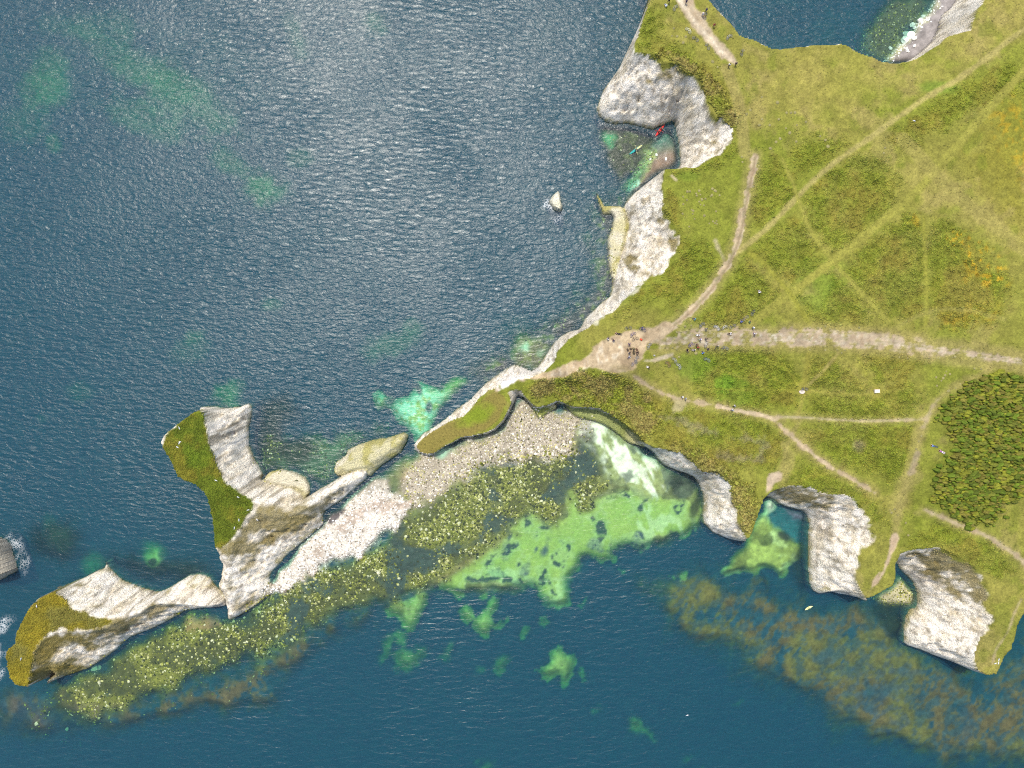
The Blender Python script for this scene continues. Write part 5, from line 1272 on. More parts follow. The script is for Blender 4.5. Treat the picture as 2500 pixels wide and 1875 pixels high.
for n_, i in enumerate(ordb[:300]):
    o = put('gorse_bush', BUSHES[n_ % 6], None, label=TONE[bti[i]] + ' gorse bush ' + ('on the left rim' if wu[i] < 2325 else 'on the right side' if wu[i] > 2420 else 'in the middle') + ' of the thicket, ' + ('top rows' if wv[i] < 980 else 'upper rows' if wv[i] < 1060 else 'lower rows' if wv[i] < 1150 else 'bottom rows'), category='bush', group='bushes of the gorse thicket')
    o.location = (bx[i], by[i], bz[i] + .15); o.rotation_euler = (0, 0, float(rng.normal() * .35)); r = float(br[i]); o.scale = (r * 1.35, r * .8, r * 1.35)
    o.color = (*map(float, bcol[i]), 1)
ri = ordb[300:]
p_, f_, c_ = scatter(I1v * np.array([1, 1, .9]), I1f, np.stack([bx, by, bz + .15], -1)[ri], np.stack([br * 1.35, br * .78, br * 1.3], -1)[ri], rng.random(len(ri)) * .8 - .4, .28, bcol[ri])
put('gorse_thicket', mesh_grid('gorse_thicket', p_, f_, c_, M_LEAF, True), kind='stuff')
print('plants', round(time.time() - T0, 1), len(bx))

# pale tussocks in the short turf
dome = I1v.copy(); dome[:, 2] = np.clip(dome[:, 2], -.2, 1)
me_t = bpy.data.meshes.new('tussock_form'); me_t.from_pydata([tuple(p) for p in dome * (1 + .12 * (rng.random((len(dome), 1)) - .5))], [], [tuple(map(int, t)) for t in I1f]); me_t.materials.append(M_BUSH)
def tussocks(spots, lab, grp, s=.42):
    for (u, v) in spots:
        x, y, z = on_ground(np.array([u]), np.array([v]))
        o = put('tussock', me_t, None, label=lab, category='tussock', group=grp)
        r = s * random.uniform(.6, 1.15)
        o.location = (float(x[0]), float(y[0]), float(z[0])); o.scale = (r, r * random.uniform(.8, 1), r * .45); o.rotation_euler = (0, 0, random.random() * 6)
        t_ = random.uniform(.8, 1.15); o.color = (.205 * t_, .185 * t_, .075 * t_, 1)
tussocks(Q(1600, 0, [(415, 640), (490, 820), (375, 810), (685, 825), (625, 960), (1290, 1390), (1400, 1510)], 240), 'pale round tussock in the turf beside the chalk path above the arch cove', 'tussocks above the arch cove')
tussocks(A4([(190, 750), (415, 870), (445, 868), (380, 870), (190, 920), (170, 965), (250, 965), (375, 990), (405, 1025), (330, 1070), (300, 1095), (255, 1145), (455, 1092), (35, 1210), (40, 1250), (165, 1280), (310, 790), (530, 940), (640, 1050), (680, 1080), (100, 850), (72, 880), (700, 1130), (320, 920), (460, 965), (1140, 1140), (1130, 1180)]), 'pale round tussock in the open turf east of the arch cove', 'tussocks in the open turf')
rs = random.Random(4)
tussocks(B7([(1460 + rs.random() * 300, 20 + rs.random() * 330) for _ in range(34)]), 'small pale tussock in the turf above the ledge cliff', 'tussocks above the ledge cliff', .34)
tussocks(Q(1640, 750, [(120, 555), (205, 545), (345, 525), (570, 525), (300, 430), (440, 410), (60, 720), (150, 810), (545, 1030), (165, 1115), (110, 940), (20, 910)], 240), 'pale ringed tussock in the turf where the two main paths part', 'tussocks at the parting of the paths')
tussocks(Q(1800, 450, [(530, 1110), (560, 1105), (622, 1108), (650, 1110), (680, 1095), (715, 1115), (755, 1115), (560, 1275), (680, 1250), (680, 1278), (770, 1275), (830, 1280), (805, 1300), (940, 1105), (1250, 1335), (1315, 1340), (1680, 1330), (1560, 1340), (1830, 1420), (1880, 1425), (1660, 1335), (1540, 1340), (1440, 1310)]), 'pale grass tuft along the verge of the main east path', 'tufts beside the east path', .34)
tussocks(C3([(1530 + rs.random() * 250, 20 + rs.random() * 160) for _ in range(14)] + [(1180, 1090), (1215, 1085), (1190, 1110), (1300, 1190), (1240, 1130), (1320, 1285), (1420, 520), (1400, 560), (1380, 620)]), 'pale grass tuft on the worn track beside the gorse thicket', 'tufts on the worn track', .32)
print('tussocks', round(time.time() - T0, 1))

# ------------------------------------------------------------------ people
def skin(name, verts, edges, radii, mat, sub=1):
    me = bpy.data.meshes.new('tmp'); me.from_pydata(verts, edges, [])
    o = bpy.data.objects.new('tmp', me); C.objects.link(o)
    md_ = o.modifiers.new('s', 'SKIN'); md_.use_smooth_shade = True
    for i, r in enumerate(radii):
        me.skin_vertices[0].data[i].radius = (r, r) if not isinstance(r, tuple) else r
    me.skin_vertices[0].data[0].use_root = True
    ss = o.modifiers.new('u', 'SUBSURF'); ss.levels = sub; ss.render_levels = sub
    dg = bpy.context.evaluated_depsgraph_get(); dg.update()
    r = bpy.data.meshes.new_from_object(o.evaluated_get(dg)); r.name = name
    r.materials.clear(); r.materials.append(mat)
    bpy.data.objects.remove(o); bpy.data.meshes.remove(me)
    return r

def pose(kind):
    """joints of a 1.72 m adult facing +Y"""
    J = {'pel': (0, 0, .95), 'wst': (0, 0, 1.10), 'chs': (0, .0, 1.32), 'nck': (0, .01, 1.48), 'chn': (0, .03, 1.55), 'hd': (0, .03, 1.63), 'top': (0, .02, 1.70)}
    for s, q in ((-1, 'l'), (1, 'r')):
        J['sh' + q] = (.19 * s, 0, 1.40); J['el' + q] = (.24 * s, -.03, 1.13); J['wr' + q] = (.25 * s, .06, .88); J['ha' + q] = (.25 * s, .09, .80)
        J['hp' + q] = (.10 * s, 0, .90); J['kn' + q] = (.11 * s, .02, .50); J['an' + q] = (.11 * s, -.02, .09); J['to' + q] = (.12 * s, .15, .04)
    if kind == 'walk':
        J.update(knl=(-.11, .18, .52), anl=(-.11, .28, .10), tol=(-.12, .44, .07), knr=(.11, -.06, .50), anr=(.11, -.34, .16), tor=(.12, -.24, .05),
                 ell=(-.25, -.16, 1.16), wrl=(-.24, -.24, .94), hal=(-.24, -.22, .86), elr=(.25, .10, 1.15), wrr=(.24, .30, 1.00), har=(.24, .37, .95))
    if kind == 'sit':
        dz = -.80
        for k in ('pel', 'wst', 'chs', 'nck', 'chn', 'hd', 'top'):
            a = J[k]; t = (a[2] - .95); J[k] = (a[0], a[1] - .12 * t, a[2] + dz)
        for s, q in ((-1, 'l'), (1, 'r')):
            J['sh' + q] = (.19 * s, -.06, .60); J['el' + q] = (.27 * s, .10, .40); J['wr' + q] = (.20 * s, .34, .42); J['ha' + q] = (.17 * s, .42, .43)
            J['hp' + q] = (.10 * s, .04, .13); J['kn' + q] = (.15 * s, .42, .45); J['an' + q] = (.13 * s, .62, .09); J['to' + q] = (.14 * s, .80, .05)
    if kind == 'lie':
        for k in list(J):
            a = J[k]; J[k] = (a[0] * (1.25 if k[:2] in ('an', 'to', 'kn') else 1), a[2] - .95, .13 + a[1] * .3)
        for s, q in ((-1, 'l'), (1, 'r')):
            J['to' + q] = (.16 * s, -.98, .06); J['el' + q] = (.34 * s, .50, .10); J['wr' + q] = (.20 * s, .70, .10); J['ha' + q] = (.12 * s, .77, .10)
        J['hd'] = (0, .70, .20); J['top'] = (0, .78, .20)
    return J

CHAIN = [('pel', 'wst'), ('wst', 'chs'), ('chs', 'nck'), ('nck', 'chn'), ('chn', 'hd'), ('hd', 'top')] + [e for q in 'lr' for e in
         (('chs', 'sh' + q), ('sh' + q, 'el' + q), ('el' + q, 'wr' + q), ('wr' + q, 'ha' + q), ('pel', 'hp' + q), ('hp' + q, 'kn' + q), ('kn' + q, 'an' + q), ('an' + q, 'to' + q))]
RAD = {'pel': .135, 'wst': .12, 'chs': .14, 'nck': .055, 'chn': .065, 'hd': .095, 'top': .06, 'sh': .068, 'el': .045, 'wr': .030, 'ha': .030, 'hp': .085, 'kn': .058, 'an': .040, 'to': .032}
def figure(kind):
    J = pose(kind); ks = list(J)
    def build(name, keys, grow, mat, fingers=False):
        keys = [k for k in keys if k in J]
        vs = [J[k] for k in keys]; es = [(keys.index(a), keys.index(b)) for a, b in CHAIN if a in keys and b in keys]
        rd = [RAD.get(k, RAD.get(k[:2])) + grow for k in keys]
        if fingers:
            for q in 'lr':
                h = Vector(J['ha' + q]); d = (h - Vector(J['wr' + q])).normalized(); sd = Vector((1, 0, 0)) if abs(d.x) < .7 else Vector((0, 1, 0))
                for n_, ln in ((-1.5, .07), (-.5, .085), (.5, .09), (1.5, .075)):
                    b0 = h + d * .03 + sd * n_ * .019; m0 = b0 + d * ln * .6; t0 = m0 + d * ln * .4 + Vector((0, .012, -.012))
                    i0 = len(vs); vs += [tuple(b0), tuple(m0), tuple(t0)]; es += [(keys.index('ha' + q), i0), (i0, i0 + 1), (i0 + 1, i0 + 2)]; rd += [.010, .009, .007]
                b0 = h + sd * .035 - d * .01; t0 = b0 + sd * .025 + d * .045
                i0 = len(vs); vs += [tuple(b0), tuple(t0)]; es += [(keys.index('ha' + q), i0), (i0, i0 + 1)]; rd += [.011, .008]
        return skin(name, vs, es, rd, mat)
    body = build('person_form', ks, 0, M_PAINT, True)
    topm = build('shirt_form', ['chs', 'wst', 'pel', 'shl', 'ell', 'shr', 'elr'], .018, M_CLOTH)
    legs = build('trousers_form', ['pel', 'hpl', 'knl', 'anl', 'hpr', 'knr', 'anr'], .016, M_CLOTH)
    # hair: a cap over the crown and back of the head
    hd = Vector(J['hd']); up = (Vector(J['top']) - hd).normalized() if kind != 'lie' else Vector((0, .5, .85)).normalized()
    hv = []
    q = up.to_track_quat('Z', 'Y')
    for p in I1v:
        w = Vector(p) * (.118 if p[2] > -.35 else .095); w.z *= 1.02
        hv.append(tuple(hd + q @ w + up * .018 + Vector((0, -.02, 0)) * (kind != 'lie')))
    hair = bpy.data.meshes.new('hair_form'); hair.from_pydata(hv, [], [tuple(map(int, t)) for t in I1f]); hair.materials.append(M_CLOTH)
    shoes = bpy.data.meshes.new('shoes_form'); sv = []; sf = []
    for s, k in ((-1, 'l'), (1, 'r')):
        a, b = Vector(J['an' + k]), Vector(J['to' + k]); m = (a + b) / 2; d = (b - a); n0 = len(sv)
        qq = d.to_track_quat('Y', 'Z')
        for p in I0v:
            sv.append(tuple(m + qq @ Vector((p[0] * .05, p[1] * .15, p[2] * .05))))
        sf += [tuple(int(i) + n0 for i in t) for t in I0f]
    shoes.from_pydata(sv, [], sf); shoes.materials.append(M_CLOTH)
    return body, topm, legs, hair, shoes
FIG = {k: figure(k) for k in ('stand', 'walk', 'sit', 'lie')}
SKIN = (.52, .32, .22, 1)
def person(u, v, kind, yaw, shirt, trousers, hair, label, group=None, lift=0.0):
    x, y, z = on_ground(np.array([float(u)]), np.array([float(v)]))
    b, t, l, h, s = FIG[kind]
    o = put('person', b, None, label=label, category='person')
    if group: o['group'] = group
    o.location = (float(x[0]), float(y[0]), float(z[0]) + lift); o.rotation_euler = (0, 0, math.radians(yaw)); o.color = SKIN
    for nm, me, c in (('shirt', t, shirt), ('trousers', l, trousers), ('hair', h, hair), ('shoes', s, (.05, .05, .06))):
        put(nm, me, o).color = (*c, 1)
    return o
WH, BK, NV, BL, RD, GN, GY, PU, TQ, BR, KH, DB = (.80, .80, .80), (.012, .012, .016), (.03, .035, .09), (.03, .15, .60), (.35, .035, .03), (.03, .30, .12), (.25, .26, .28), (.17, .09, .24), (.03, .30, .36), (.05, .03, .02), (.24, .22, .15), (.04, .06, .12)
Zm = lambda u0, v0, a, b, w=240: (u0 + a * w / 2212, v0 + b * w / 2212)
zA = lambda a, b: Zm(1640, 750, a, b); zB = lambda a, b: Zm(1440, 770, a, b); zC = lambda a, b: Zm(1600, 0, a, b); zD = lambda a, b: Zm(1640, 920, a, b)
person(*zA(515, 275), 'sit', 60, TQ, DB, BR, 'person in a teal top bending beside the north path')
person(*zA(1560, 335), 'sit', 10, BL, DB, BR, 'person in a bright blue top sitting at the bracken edge')
person(*zA(1740, 340), 'sit', -30, GN, BK, BK, 'person in a green top sitting at the bracken edge')
person(*zA(1810, 470), 'stand', 120, WH, GY, WH, 'person in a loose white top standing on the verge north of the main path')
person(*zA(1840, 600), 'walk', 180, WH, PU, GY, 'person in a white top and lilac trousers walking on the main path')
person(*zA(1318, 600), 'sit', 90, WH, BK, BK, 'dark haired person in white sitting at the edge of the main path')
person(*zA(600, 632), 'sit', 80, BK, WH, WH, 'person in black with a white cap sitting at the near end of the main path')
person(*zA(625, 730), 'walk', 70, PU, GY, WH, 'person in a lilac top with a pale cap walking on the main path')
person(*zA(755, 715), 'stand', 150, BK, KH, BK, 'person in black standing on the main path near the bicycles')
person(*zA(548, 845), 'stand', 40, (.10, .03, .03), BK, BK, 'person in dark maroon standing at the edge of the resting group')
person(*zA(588, 915), 'sit', 0, RD, (.2, .06, .04), BR, 'person in a red top sitting in the middle of the resting group')
person(*zA(340, 960), 'sit', 200, BK, BK, BK, 'person all in black crouching at the west end of the resting group')
person(*zA(500, 965), 'sit', 90, BK, GY, WH, 'person in black with a white hat sitting in the resting group')
person(*zA(800, 950), 'sit', -60, NV, BK, BK, 'person in navy sitting beside the white framed bicycle')
person(*zA(695, 1035), 'sit', 20, (.06, .25, .75), NV, BR, 'person in a sky blue jacket sitting south of the resting group')
person(*zA(755, 490), 'stand', 0, GY, BK, BK, 'person in grey standing beside a parked bicycle north of the main path')
person(*zA(1015, 880), 'stand', -20, KH, BK, (.5, .48, .4), 'person in khaki holding a bicycle south of the main path')
person(*zB(400, 540), 'sit', -20, WH, NV, BK, 'person in white sitting on the grassy rim of the bare chalk')
person(*zB(530, 575), 'sit', 30, NV, BK, BR, 'person in navy sitting alone on the bare chalk')
person(*zB(640, 415), 'lie', 80, BK, BK, BK, 'person in black lying on the rim of the bare chalk')
person(*zB(875, 650), 'walk', 180, PU, NV, BK, 'person in a purple top walking over the bare chalk')
person(*zB(890, 930), 'sit', 140, WH, DB, BK, 'person in white sitting among the dark rucksacks')
person(*zB(880, 860), 'sit', -40, GY, BK, BK, 'person in grey sitting at the west side of the dark rucksacks')
person(*zB(1080, 832), 'sit', 90, BR, BK, BR, 'person in dark brown sitting at the east side of the rucksacks')
person(*zB(1320, 1170), 'sit', 70, BK, WH, BK, 'person in black and white sitting in the turf south of the bare chalk')
person(*zB(1165, 285), 'stand', 60, (.06, .07, .35), NV, BK, 'person in deep blue with a bicycle at the north rim of the bare chalk')
person(*zC(240, 150), 'sit', 30, WH, (.25, .35, .55), WH, 'person in white kneeling on the turf at the cliff top')
person(*zC(290, 60), 'walk', 10, BK, BK, (.5, .3, .2), 'person in black walking beside the kneeling one at the cliff top')
person(*zC(680, 75), 'walk', 150, NV, NV, BK, 'person in navy walking on the white chalk path')
person(*zC(1130, 260), 'stand', 130, DB, DB, BK, 'person in dark blue at the grassy edge of the chalk path')
person(*zC(1050, 365), 'stand', 130, WH, GY, (.5, .4, .5), 'person in white with a bicycle on the chalk path')
person(*zC(1300, 605), 'stand', 0, (.30, .015, .02), (.3, .12, .1), BR, 'person in a crimson top on the edge of the chalk path')
person(*zC(1640, 1500), 'walk', 150, WH, BR, BK, 'person in a white shirt walking at the lower end of the chalk path')
person(*zC(1790, 1470), 'walk', 150, (.04, .03, .07), BK, BK, 'person in dark clothes walking at the lower end of the chalk path')
person(*zD(225, 455), 'stand', 90, WH, GY, WH, 'person in white standing at the bend of the cliff path')
person(*zD(295, 490), 'stand', 60, GY, (.1, .1, .14), GY, 'person in grey standing next to the one in white at the cliff path bend')
person(*zD(1390, 650), 'walk', 110, WH, BK, BK, 'person in white and black walking on the cliff path')
person(*zD(1340, 740), 'walk', 110, (.55, .70, .85), DB, BK, 'person in a pale blue top walking on the cliff path')
person(2280, 1089, 'lie', 78, (.04, .13, .35), DB, BK, 'person in blue lying face down on the grass by the gorse thicket')
person(2299, 1103, 'lie', 62, (.20, .07, .24), (.62, .52, .60), BR, 'person in purple lying beside the gorse thicket')
person(*B7([(2065, 835)])[0], 'sit', 20, WH, GY, GY, 'person in white sitting hidden in the deep bracken')
print('people', round(time.time() - T0, 1))

# ------------------------------------------------------------------ bicycles
def tube(pts, r, n=6, closed=False):
    pts = [Vector(p) for p in pts]; V_, F_ = [], []
    m = len(pts)
    for i, p in enumerate(pts):
        a = pts[(i - 1) % m] if (closed or i > 0) else p
        b = pts[(i + 1) % m] if (closed or i < m - 1) else p
        d = (b - a).normalized(); q = d.to_track_quat('Z', 'Y')
        for k in range(n):
            t = 2 * math.pi * k / n
            V_.append(tuple(p + q @ Vector((math.cos(t) * r, math.sin(t) * r, 0))))
    for i in range(m if closed else m - 1):
        for k in range(n):
            a = i * n + k; b = i * n + (k + 1) % n; c = ((i + 1) % m) * n + (k + 1) % n; d = ((i + 1) % m) * n + k
            F_.append((a, b, c, d))
    return V_, F_
def join(parts, name, mat, smooth=True):
    V_, F_ = [], []
    for v, f in parts:
        n0 = len(V_); V_ += v; F_ += [tuple(i + n0 for i in t) for t in f]
    me = bpy.data.meshes.new(name); me.from_pydata(V_, [], F_); me.materials.append(mat)
    if smooth: me.polygons.foreach_set('use_smooth', [True] * len(F_))
    return me
def ring(cx, cz, R, r, n=18, yo=0):
    """circle in the bicycle's plane (XZ)"""
    P_ = [(cx + R * math.cos(2 * math.pi * k / n), yo, cz + R * math.sin(2 * math.pi * k / n)) for k in range(n)]
    V_, F_ = [], []
    for i, p in enumerate(P_):
        c = Vector((cx, yo, cz)); d = (Vector(p) - c).normalized()
        for k in range(5):
            t = 2 * math.pi * k / 5
            V_.append(tuple(Vector(p) + d * (math.cos(t) * r) + Vector((0, math.sin(t) * r, 0))))
    for i in range(n):
        for k in range(5):
            F_.append((i * 5 + k, i * 5 + (k + 1) % 5, ((i + 1) % n) * 5 + (k + 1) % 5, ((i + 1) % n) * 5 + k))
    return V_, F_
BB, SEAT, HEADT, HEADB, RA, FA = (-.10, 0, .30), (-.28, 0, .78), (.36, 0, .80), (.40, 0, .66), (-.53, 0, .34), (.55, 0, .34)
me_frame = join([tube([BB, SEAT], .022), tube([SEAT, HEADT], .022), tube([BB, HEADB], .026), tube([HEADT, HEADB], .026), tube([BB, (RA[0], .05, RA[2])], .014), tube([BB, (RA[0], -.05, RA[2])], .014),
                 tube([SEAT, (RA[0], .05, RA[2])], .012), tube([SEAT, (RA[0], -.05, RA[2])], .012), tube([HEADB, (FA[0], .05, FA[2])], .016), tube([HEADB, (FA[0], -.05, FA[2])], .016)], 'frame_form', M_PAINT)
def wheel_form(c):
    sp = [tube([(c[0], 0, c[2]), (c[0] + .31 * math.cos(a), 0, c[2] + .31 * math.sin(a))], .005, 3) for a in [k * math.pi / 6 for k in range(12)]]
    return join(sp + [ring(c[0], c[2], .31, .016)], 'wheel_form', M_PAINT), join([ring(c[0], c[2], .345, .028)], 'tyre_form', M_PAINT)
me_rw, me_rt = wheel_form(RA); me_fw, me_ft = wheel_form(FA)
me_bar = join([tube([(.34, 0, .84), (.35, 0, .95)], .018), tube([(.30, -.30, .97), (.36, -.12, .97), (.36, .12, .97), (.30, .30, .97)], .016)], 'handlebar_form', M_PAINT)
sv_ = [(-.44, -.075, .90), (-.44, .075, .90), (-.30, .05, .905), (-.16, .015, .90), (-.16, -.015, .90), (-.30, -.05, .905)]
sv_ += [(a, b * .8, c - .05) for a, b, c in sv_]
me_sad = join([(sv_, [(0, 1, 2, 3, 4, 5), (11, 10, 9, 8, 7, 6)] + [(i, (i + 1) % 6, 6 + (i + 1) % 6, 6 + i) for i in range(6)]), tube([SEAT, (-.30, 0, .88)], .016)], 'saddle_form', M_PAINT, False)
me_crk = join([ring(BB[0], BB[2], .09, .012, 10, .06), tube([(BB[0], -.08, BB[2]), (BB[0], .08, BB[2])], .018), tube([(BB[0], .08, BB[2]), (BB[0] + .12, .08, BB[2] - .12)], .012), tube([(BB[0], -.08, BB[2]), (BB[0] - .12, -.08, BB[2] + .12)], .012),
               tube([(BB[0] + .12, .08, BB[2] - .12), (BB[0] + .12, .18, BB[2] - .12)], .025), tube([(BB[0] - .12, -.08, BB[2] + .12), (BB[0] - .12, -.18, BB[2] + .12)], .025)], 'crank_form', M_PAINT)
def bicycle(u, v, ang, c, label, lying=True, rim=(.30, .30, .32)):
    x, y, z = on_ground(np.array([float(u)]), np.array([float(v)]))
    r = bpy.data.objects.new('bicycle', None); C.objects.link(r); r.empty_display_size = .3
    r['label'] = label; r['category'] = 'bicycle'
    R = Matrix.Rotation(math.radians(ang), 4, 'Z') @ (Matrix.Rotation(math.radians(-80), 4, 'X') if lying else Matrix.Rotation(math.radians(-14), 4, 'X'))
    off = R @ Vector((0, 0, .42)) if lying else Vector((0, 0, 0))
    r.matrix_world = Matrix.Translation(Vector((float(x[0]), float(y[0]), float(z[0]) + (.24 if lying else .0))) - Vector((off.x, off.y, .07 if lying else 0))) @ R
    for nm, me, cc in (('frame', me_frame, c), ('handlebar', me_bar, (.04, .04, .045)), ('saddle', me_sad, (.03, .03, .03)), ('crank', me_crk, (.10, .10, .11))):
        put(nm, me, r).color = (*cc, 1)
    for w, t in ((me_rw, me_rt), (me_fw, me_ft)):
        o = put('wheel', w, r); o.color = (*rim, 1)
        put('tyre', t, o).color = (.03, .03, .032, 1)
    return r
SV = (.45, .46, .48); DK = (.035, .035, .04)
bicycle(*zA(670, 400), 40, GY, 'grey bicycle lying where the bracken meets the turf, west of the two white ones')
bicycle(*zA(1010, 460), -40, WH, 'white bicycle with bright frame, western one of the white pair', rim=(.6, .62, .66))
bicycle(*zA(1190, 455), 20, (.75, .76, .74), 'white bicycle lying, eastern one of the white pair', rim=(.3, .3, .3))
bicycle(*zA(1360, 430), 30, DK, 'dark bicycle lying just east of the two white ones')
bicycle(*zA(1650, 250), 40, (.40, .30, .20), 'tan bicycle in the bracken behind the person in bright blue')
bicycle(*zA(1830, 120), 45, DB, 'dark blue bicycle half sunk in the bracken')
bicycle(*zA(430, 840), 30, PU, 'purple bicycle lying at the edge of the resting group', rim=(.20, .18, .35))
bicycle(*zA(775, 840), 60, (.75, .70, .62), 'white framed bicycle lying in the resting group', rim=(.3, .28, .26))
bicycle(*zA(990, 905), 65, KH, 'khaki bicycle standing beside the person in khaki', lying=False)
bicycle(*zA(1195, 920), -10, GY, 'grey bicycle lying alone south of the main path')
bicycle(*zA(790, 1180), -25, (.20, .28, .30), 'slate grey bicycle lying in the turf south of the resting group')
bicycle(*zA(60, 1190), -50, SV, 'silver bicycle, northern one of the three in the turf south of the bare chalk')
bicycle(*zA(160, 1325), -60, (.60, .62, .65), 'bright silver bicycle, southern one of the three in the turf south of the bare chalk', rim=(.5, .5, .52))
bicycle(*zB(1760, 1095), -55, (.30, .12, .06), 'rust coloured bicycle in the turf south of the bare chalk', rim=(.35, .22, .16))
bicycle(*zB(1190, 310), -25, (.08, .08, .34), 'deep blue bicycle at the north rim of the bare chalk', rim=(.22, .18, .2))
bicycle(*zB(860, 285), 10, DK, 'dark bicycle in the grass at the north rim of the bare chalk')
bicycle(*zB(965, 430), 35, (.22, .16, .34), 'violet bicycle lying on the bare chalk', rim=(.3, .26, .3))
bicycle(*zB(1015, 525), 20, (.16, .10, .06), 'brown bicycle lying beside the violet one', rim=(.24, .18, .12))
bicycle(*zB(1045, 985), 70, GY, 'grey bicycle lying at the east rim of the bare chalk')
bicycle(*zB(990, 1080), 30, (.34, .28, .32), 'pinkish grey bicycle lying at the south corner of the bare chalk')
bicycle(*zB(1330, 690), 60, SV, 'silver bicycle on the rim of the small grass island')
bicycle(*zC(440, 185), 55, (.5, .46, .36), 'beige bicycle lying in the turf at the cliff top')
bicycle(*zC(1115, 370), 80, (.18, .10, .08), 'brown bicycle held on the chalk path')
bicycle(*zC(740, 690), -45, (.78, .76, .60), 'cream bicycle with pale tyres lying beside the chalk path', rim=(.75, .74, .6))
bicycle(*zC(900, 880), -35, DK, 'dark bicycle lying just below the cream one')
bicycle(*zC(1175, 1050), -60, (.06, .055, .06), 'black bicycle lying half way down the chalk path')
bicycle(*zC(1650, 840), 35, SV, 'silver bicycle lying alone between the chalk path and the cliff edge')
bicycle(*zC(1945, 1190), 75, (.10, .10, .09), 'dark bicycle lying beyond the lower end of the chalk path')
bicycle(*Zm(1900, 900, 435, 345, 320), 5, (.06, .06, .09), 'dark bicycle lying on the worn patch where the grass tracks cross')
print('bikes', round(time.time() - T0, 1))

# ------------------------------------------------------------------ bags, stones, boats, birds
def blobby(name, sx, sy, sz, mat, flat=.8, seed=1):
    r2 = np.random.default_rng(seed)
    v = np.sign(I1v) * np.abs(I1v) ** flat * (1 + .08 * (r2.random((len(I1v), 1)) - .5)) * np.array([sx, sy, sz])
    me = bpy.data.meshes.new(name); me.from_pydata([tuple(p) for p in v], [], [tuple(map(int, t)) for t in I1f]); me.materials.append(mat)
    me.polygons.foreach_set('use_smooth', [True] * len(I1f)); return me
me_bag = blobby('backpack_form', .20, .30, .16, M_CLOTH, .7); me_pocket = blobby('pocket_form', .13, .13, .07, M_CLOTH, .7); me_strap = join([tube([(-.12, .20, .05), (-.13, .0, -.17), (-.10, -.22, .02)], .02), tube([(.12, .20, .05), (.13, .0, -.17), (.10, -.22, .02)], .02)], 'strap_form', M_CLOTH)
def backpack(u, v, ang, c, label):
    x, y, z = on_ground(np.array([float(u)]), np.array([float(v)]))
    o = put('backpack', me_bag, None, label=label, category='backpack'); o.location = (float(x[0]), float(y[0]), float(z[0]) + .15); o.rotation_euler = (0, 0, math.radians(ang)); o.color = (*c, 1); s = 1.25; o.scale = (s, s, s)
    p = put('pocket', me_pocket, o); p.location = (0, -.05, .13); p.color = (c[0] * 1.2, c[1] * 1.2, c[2] * 1.2, 1)
    put('strap', me_strap, o).color = (.02, .02, .02, 1)
backpack(*zB(920, 755), 70, (.07, .05, .03), 'brown rucksack at the top of the rucksack cluster')
backpack(*zB(850, 778), 20, (.05, .035, .025), 'dark rucksack at the north west corner of the cluster')
backpack(*zB(985, 745), 80, (.12, .10, .05), 'olive rucksack beside the top one of the cluster')
backpack(*zB(1055, 768), 40, (.09, .05, .03), 'brown rucksack at the north east corner of the cluster')
backpack(*zB(985, 805), 0, (.04, .03, .02), 'dark rucksack in the middle of the cluster')
backpack(*zB(985, 850), 30, (.05, .04, .02), 'dark rucksack just below the middle one')
backpack(*zB(1060, 865), 10, (.10, .07, .05), 'tan rucksack at the south east corner of the cluster')
backpack(*zB(1152, 545), 60, (.42, .06, .03), 'red rucksack lying on the bare chalk')
backpack(*zB(745, 1330), 10, (.30, .10, .05), 'rusty rucksack on the slope') if False else None
# stone slab seat and round slab
def slab(name, pts, h, mat):
    n = len(pts)
    v = [(a, b, 0) for a, b in pts] + [(a * .94, b * .94, h) for a, b in pts] + [(a * .90, b * .90, h + .02) for a, b in pts]
    f = [tuple(range(2 * n, 3 * n))] + [(i, (i + 1) % n, n + (i + 1) % n, n + i) for i in range(n)] + [(n + i, n + (i + 1) % n, 2 * n + (i + 1) % n, 2 * n + i) for i in range(n)]
    me = bpy.data.meshes.new(name); me.from_pydata(v, [], f); me.materials.append(mat); return me
x, y, z = on_ground(np.array([2140.0]), np.array([955.0]))
o = put('stone_block', slab('block_form', [(-.62, -.42), (.60, -.45), (.64, .40), (-.60, .46)], .5, M_ROCK), None, label='squared pale stone block on the worn patch where thin tracks meet', category='stone block')
o.location = (float(x[0]), float(y[0]), float(z[0]) - .05); o.rotation_euler = (0, 0, .1); o.color = (.62, .52, .42, 1)
x, y, z = on_ground(np.array([1958.0]), np.array([957.0]))
o = put('stone_slab', slab('round_slab_form', [(.75 * math.cos(t) * (1 + .1 * math.sin(3 * t)), .5 * math.sin(t)) for t in [k * .5236 for k in range(12)]], .14, M_ROCK), None, label='low rounded pale slab beside the dark bicycle at the crossing tracks', category='stone slab')
o.location = (float(x[0]), float(y[0]), float(z[0]) - .02); o.color = (.46, .40, .34, 1)
x, y, z = on_ground(np.array([zB(1450, 900)[0]]), np.array([zB(1450, 900)[1]]))
o = put('boulder', ROCKS[2], None, label='small grey stone beside the sandy scrape east of the bare chalk', category='boulder'); o.location = (float(x[0]), float(y[0]), float(z[0]) + .08); o.scale = (.26, .26, .3); o.color = (.26, .26, .24, 1)

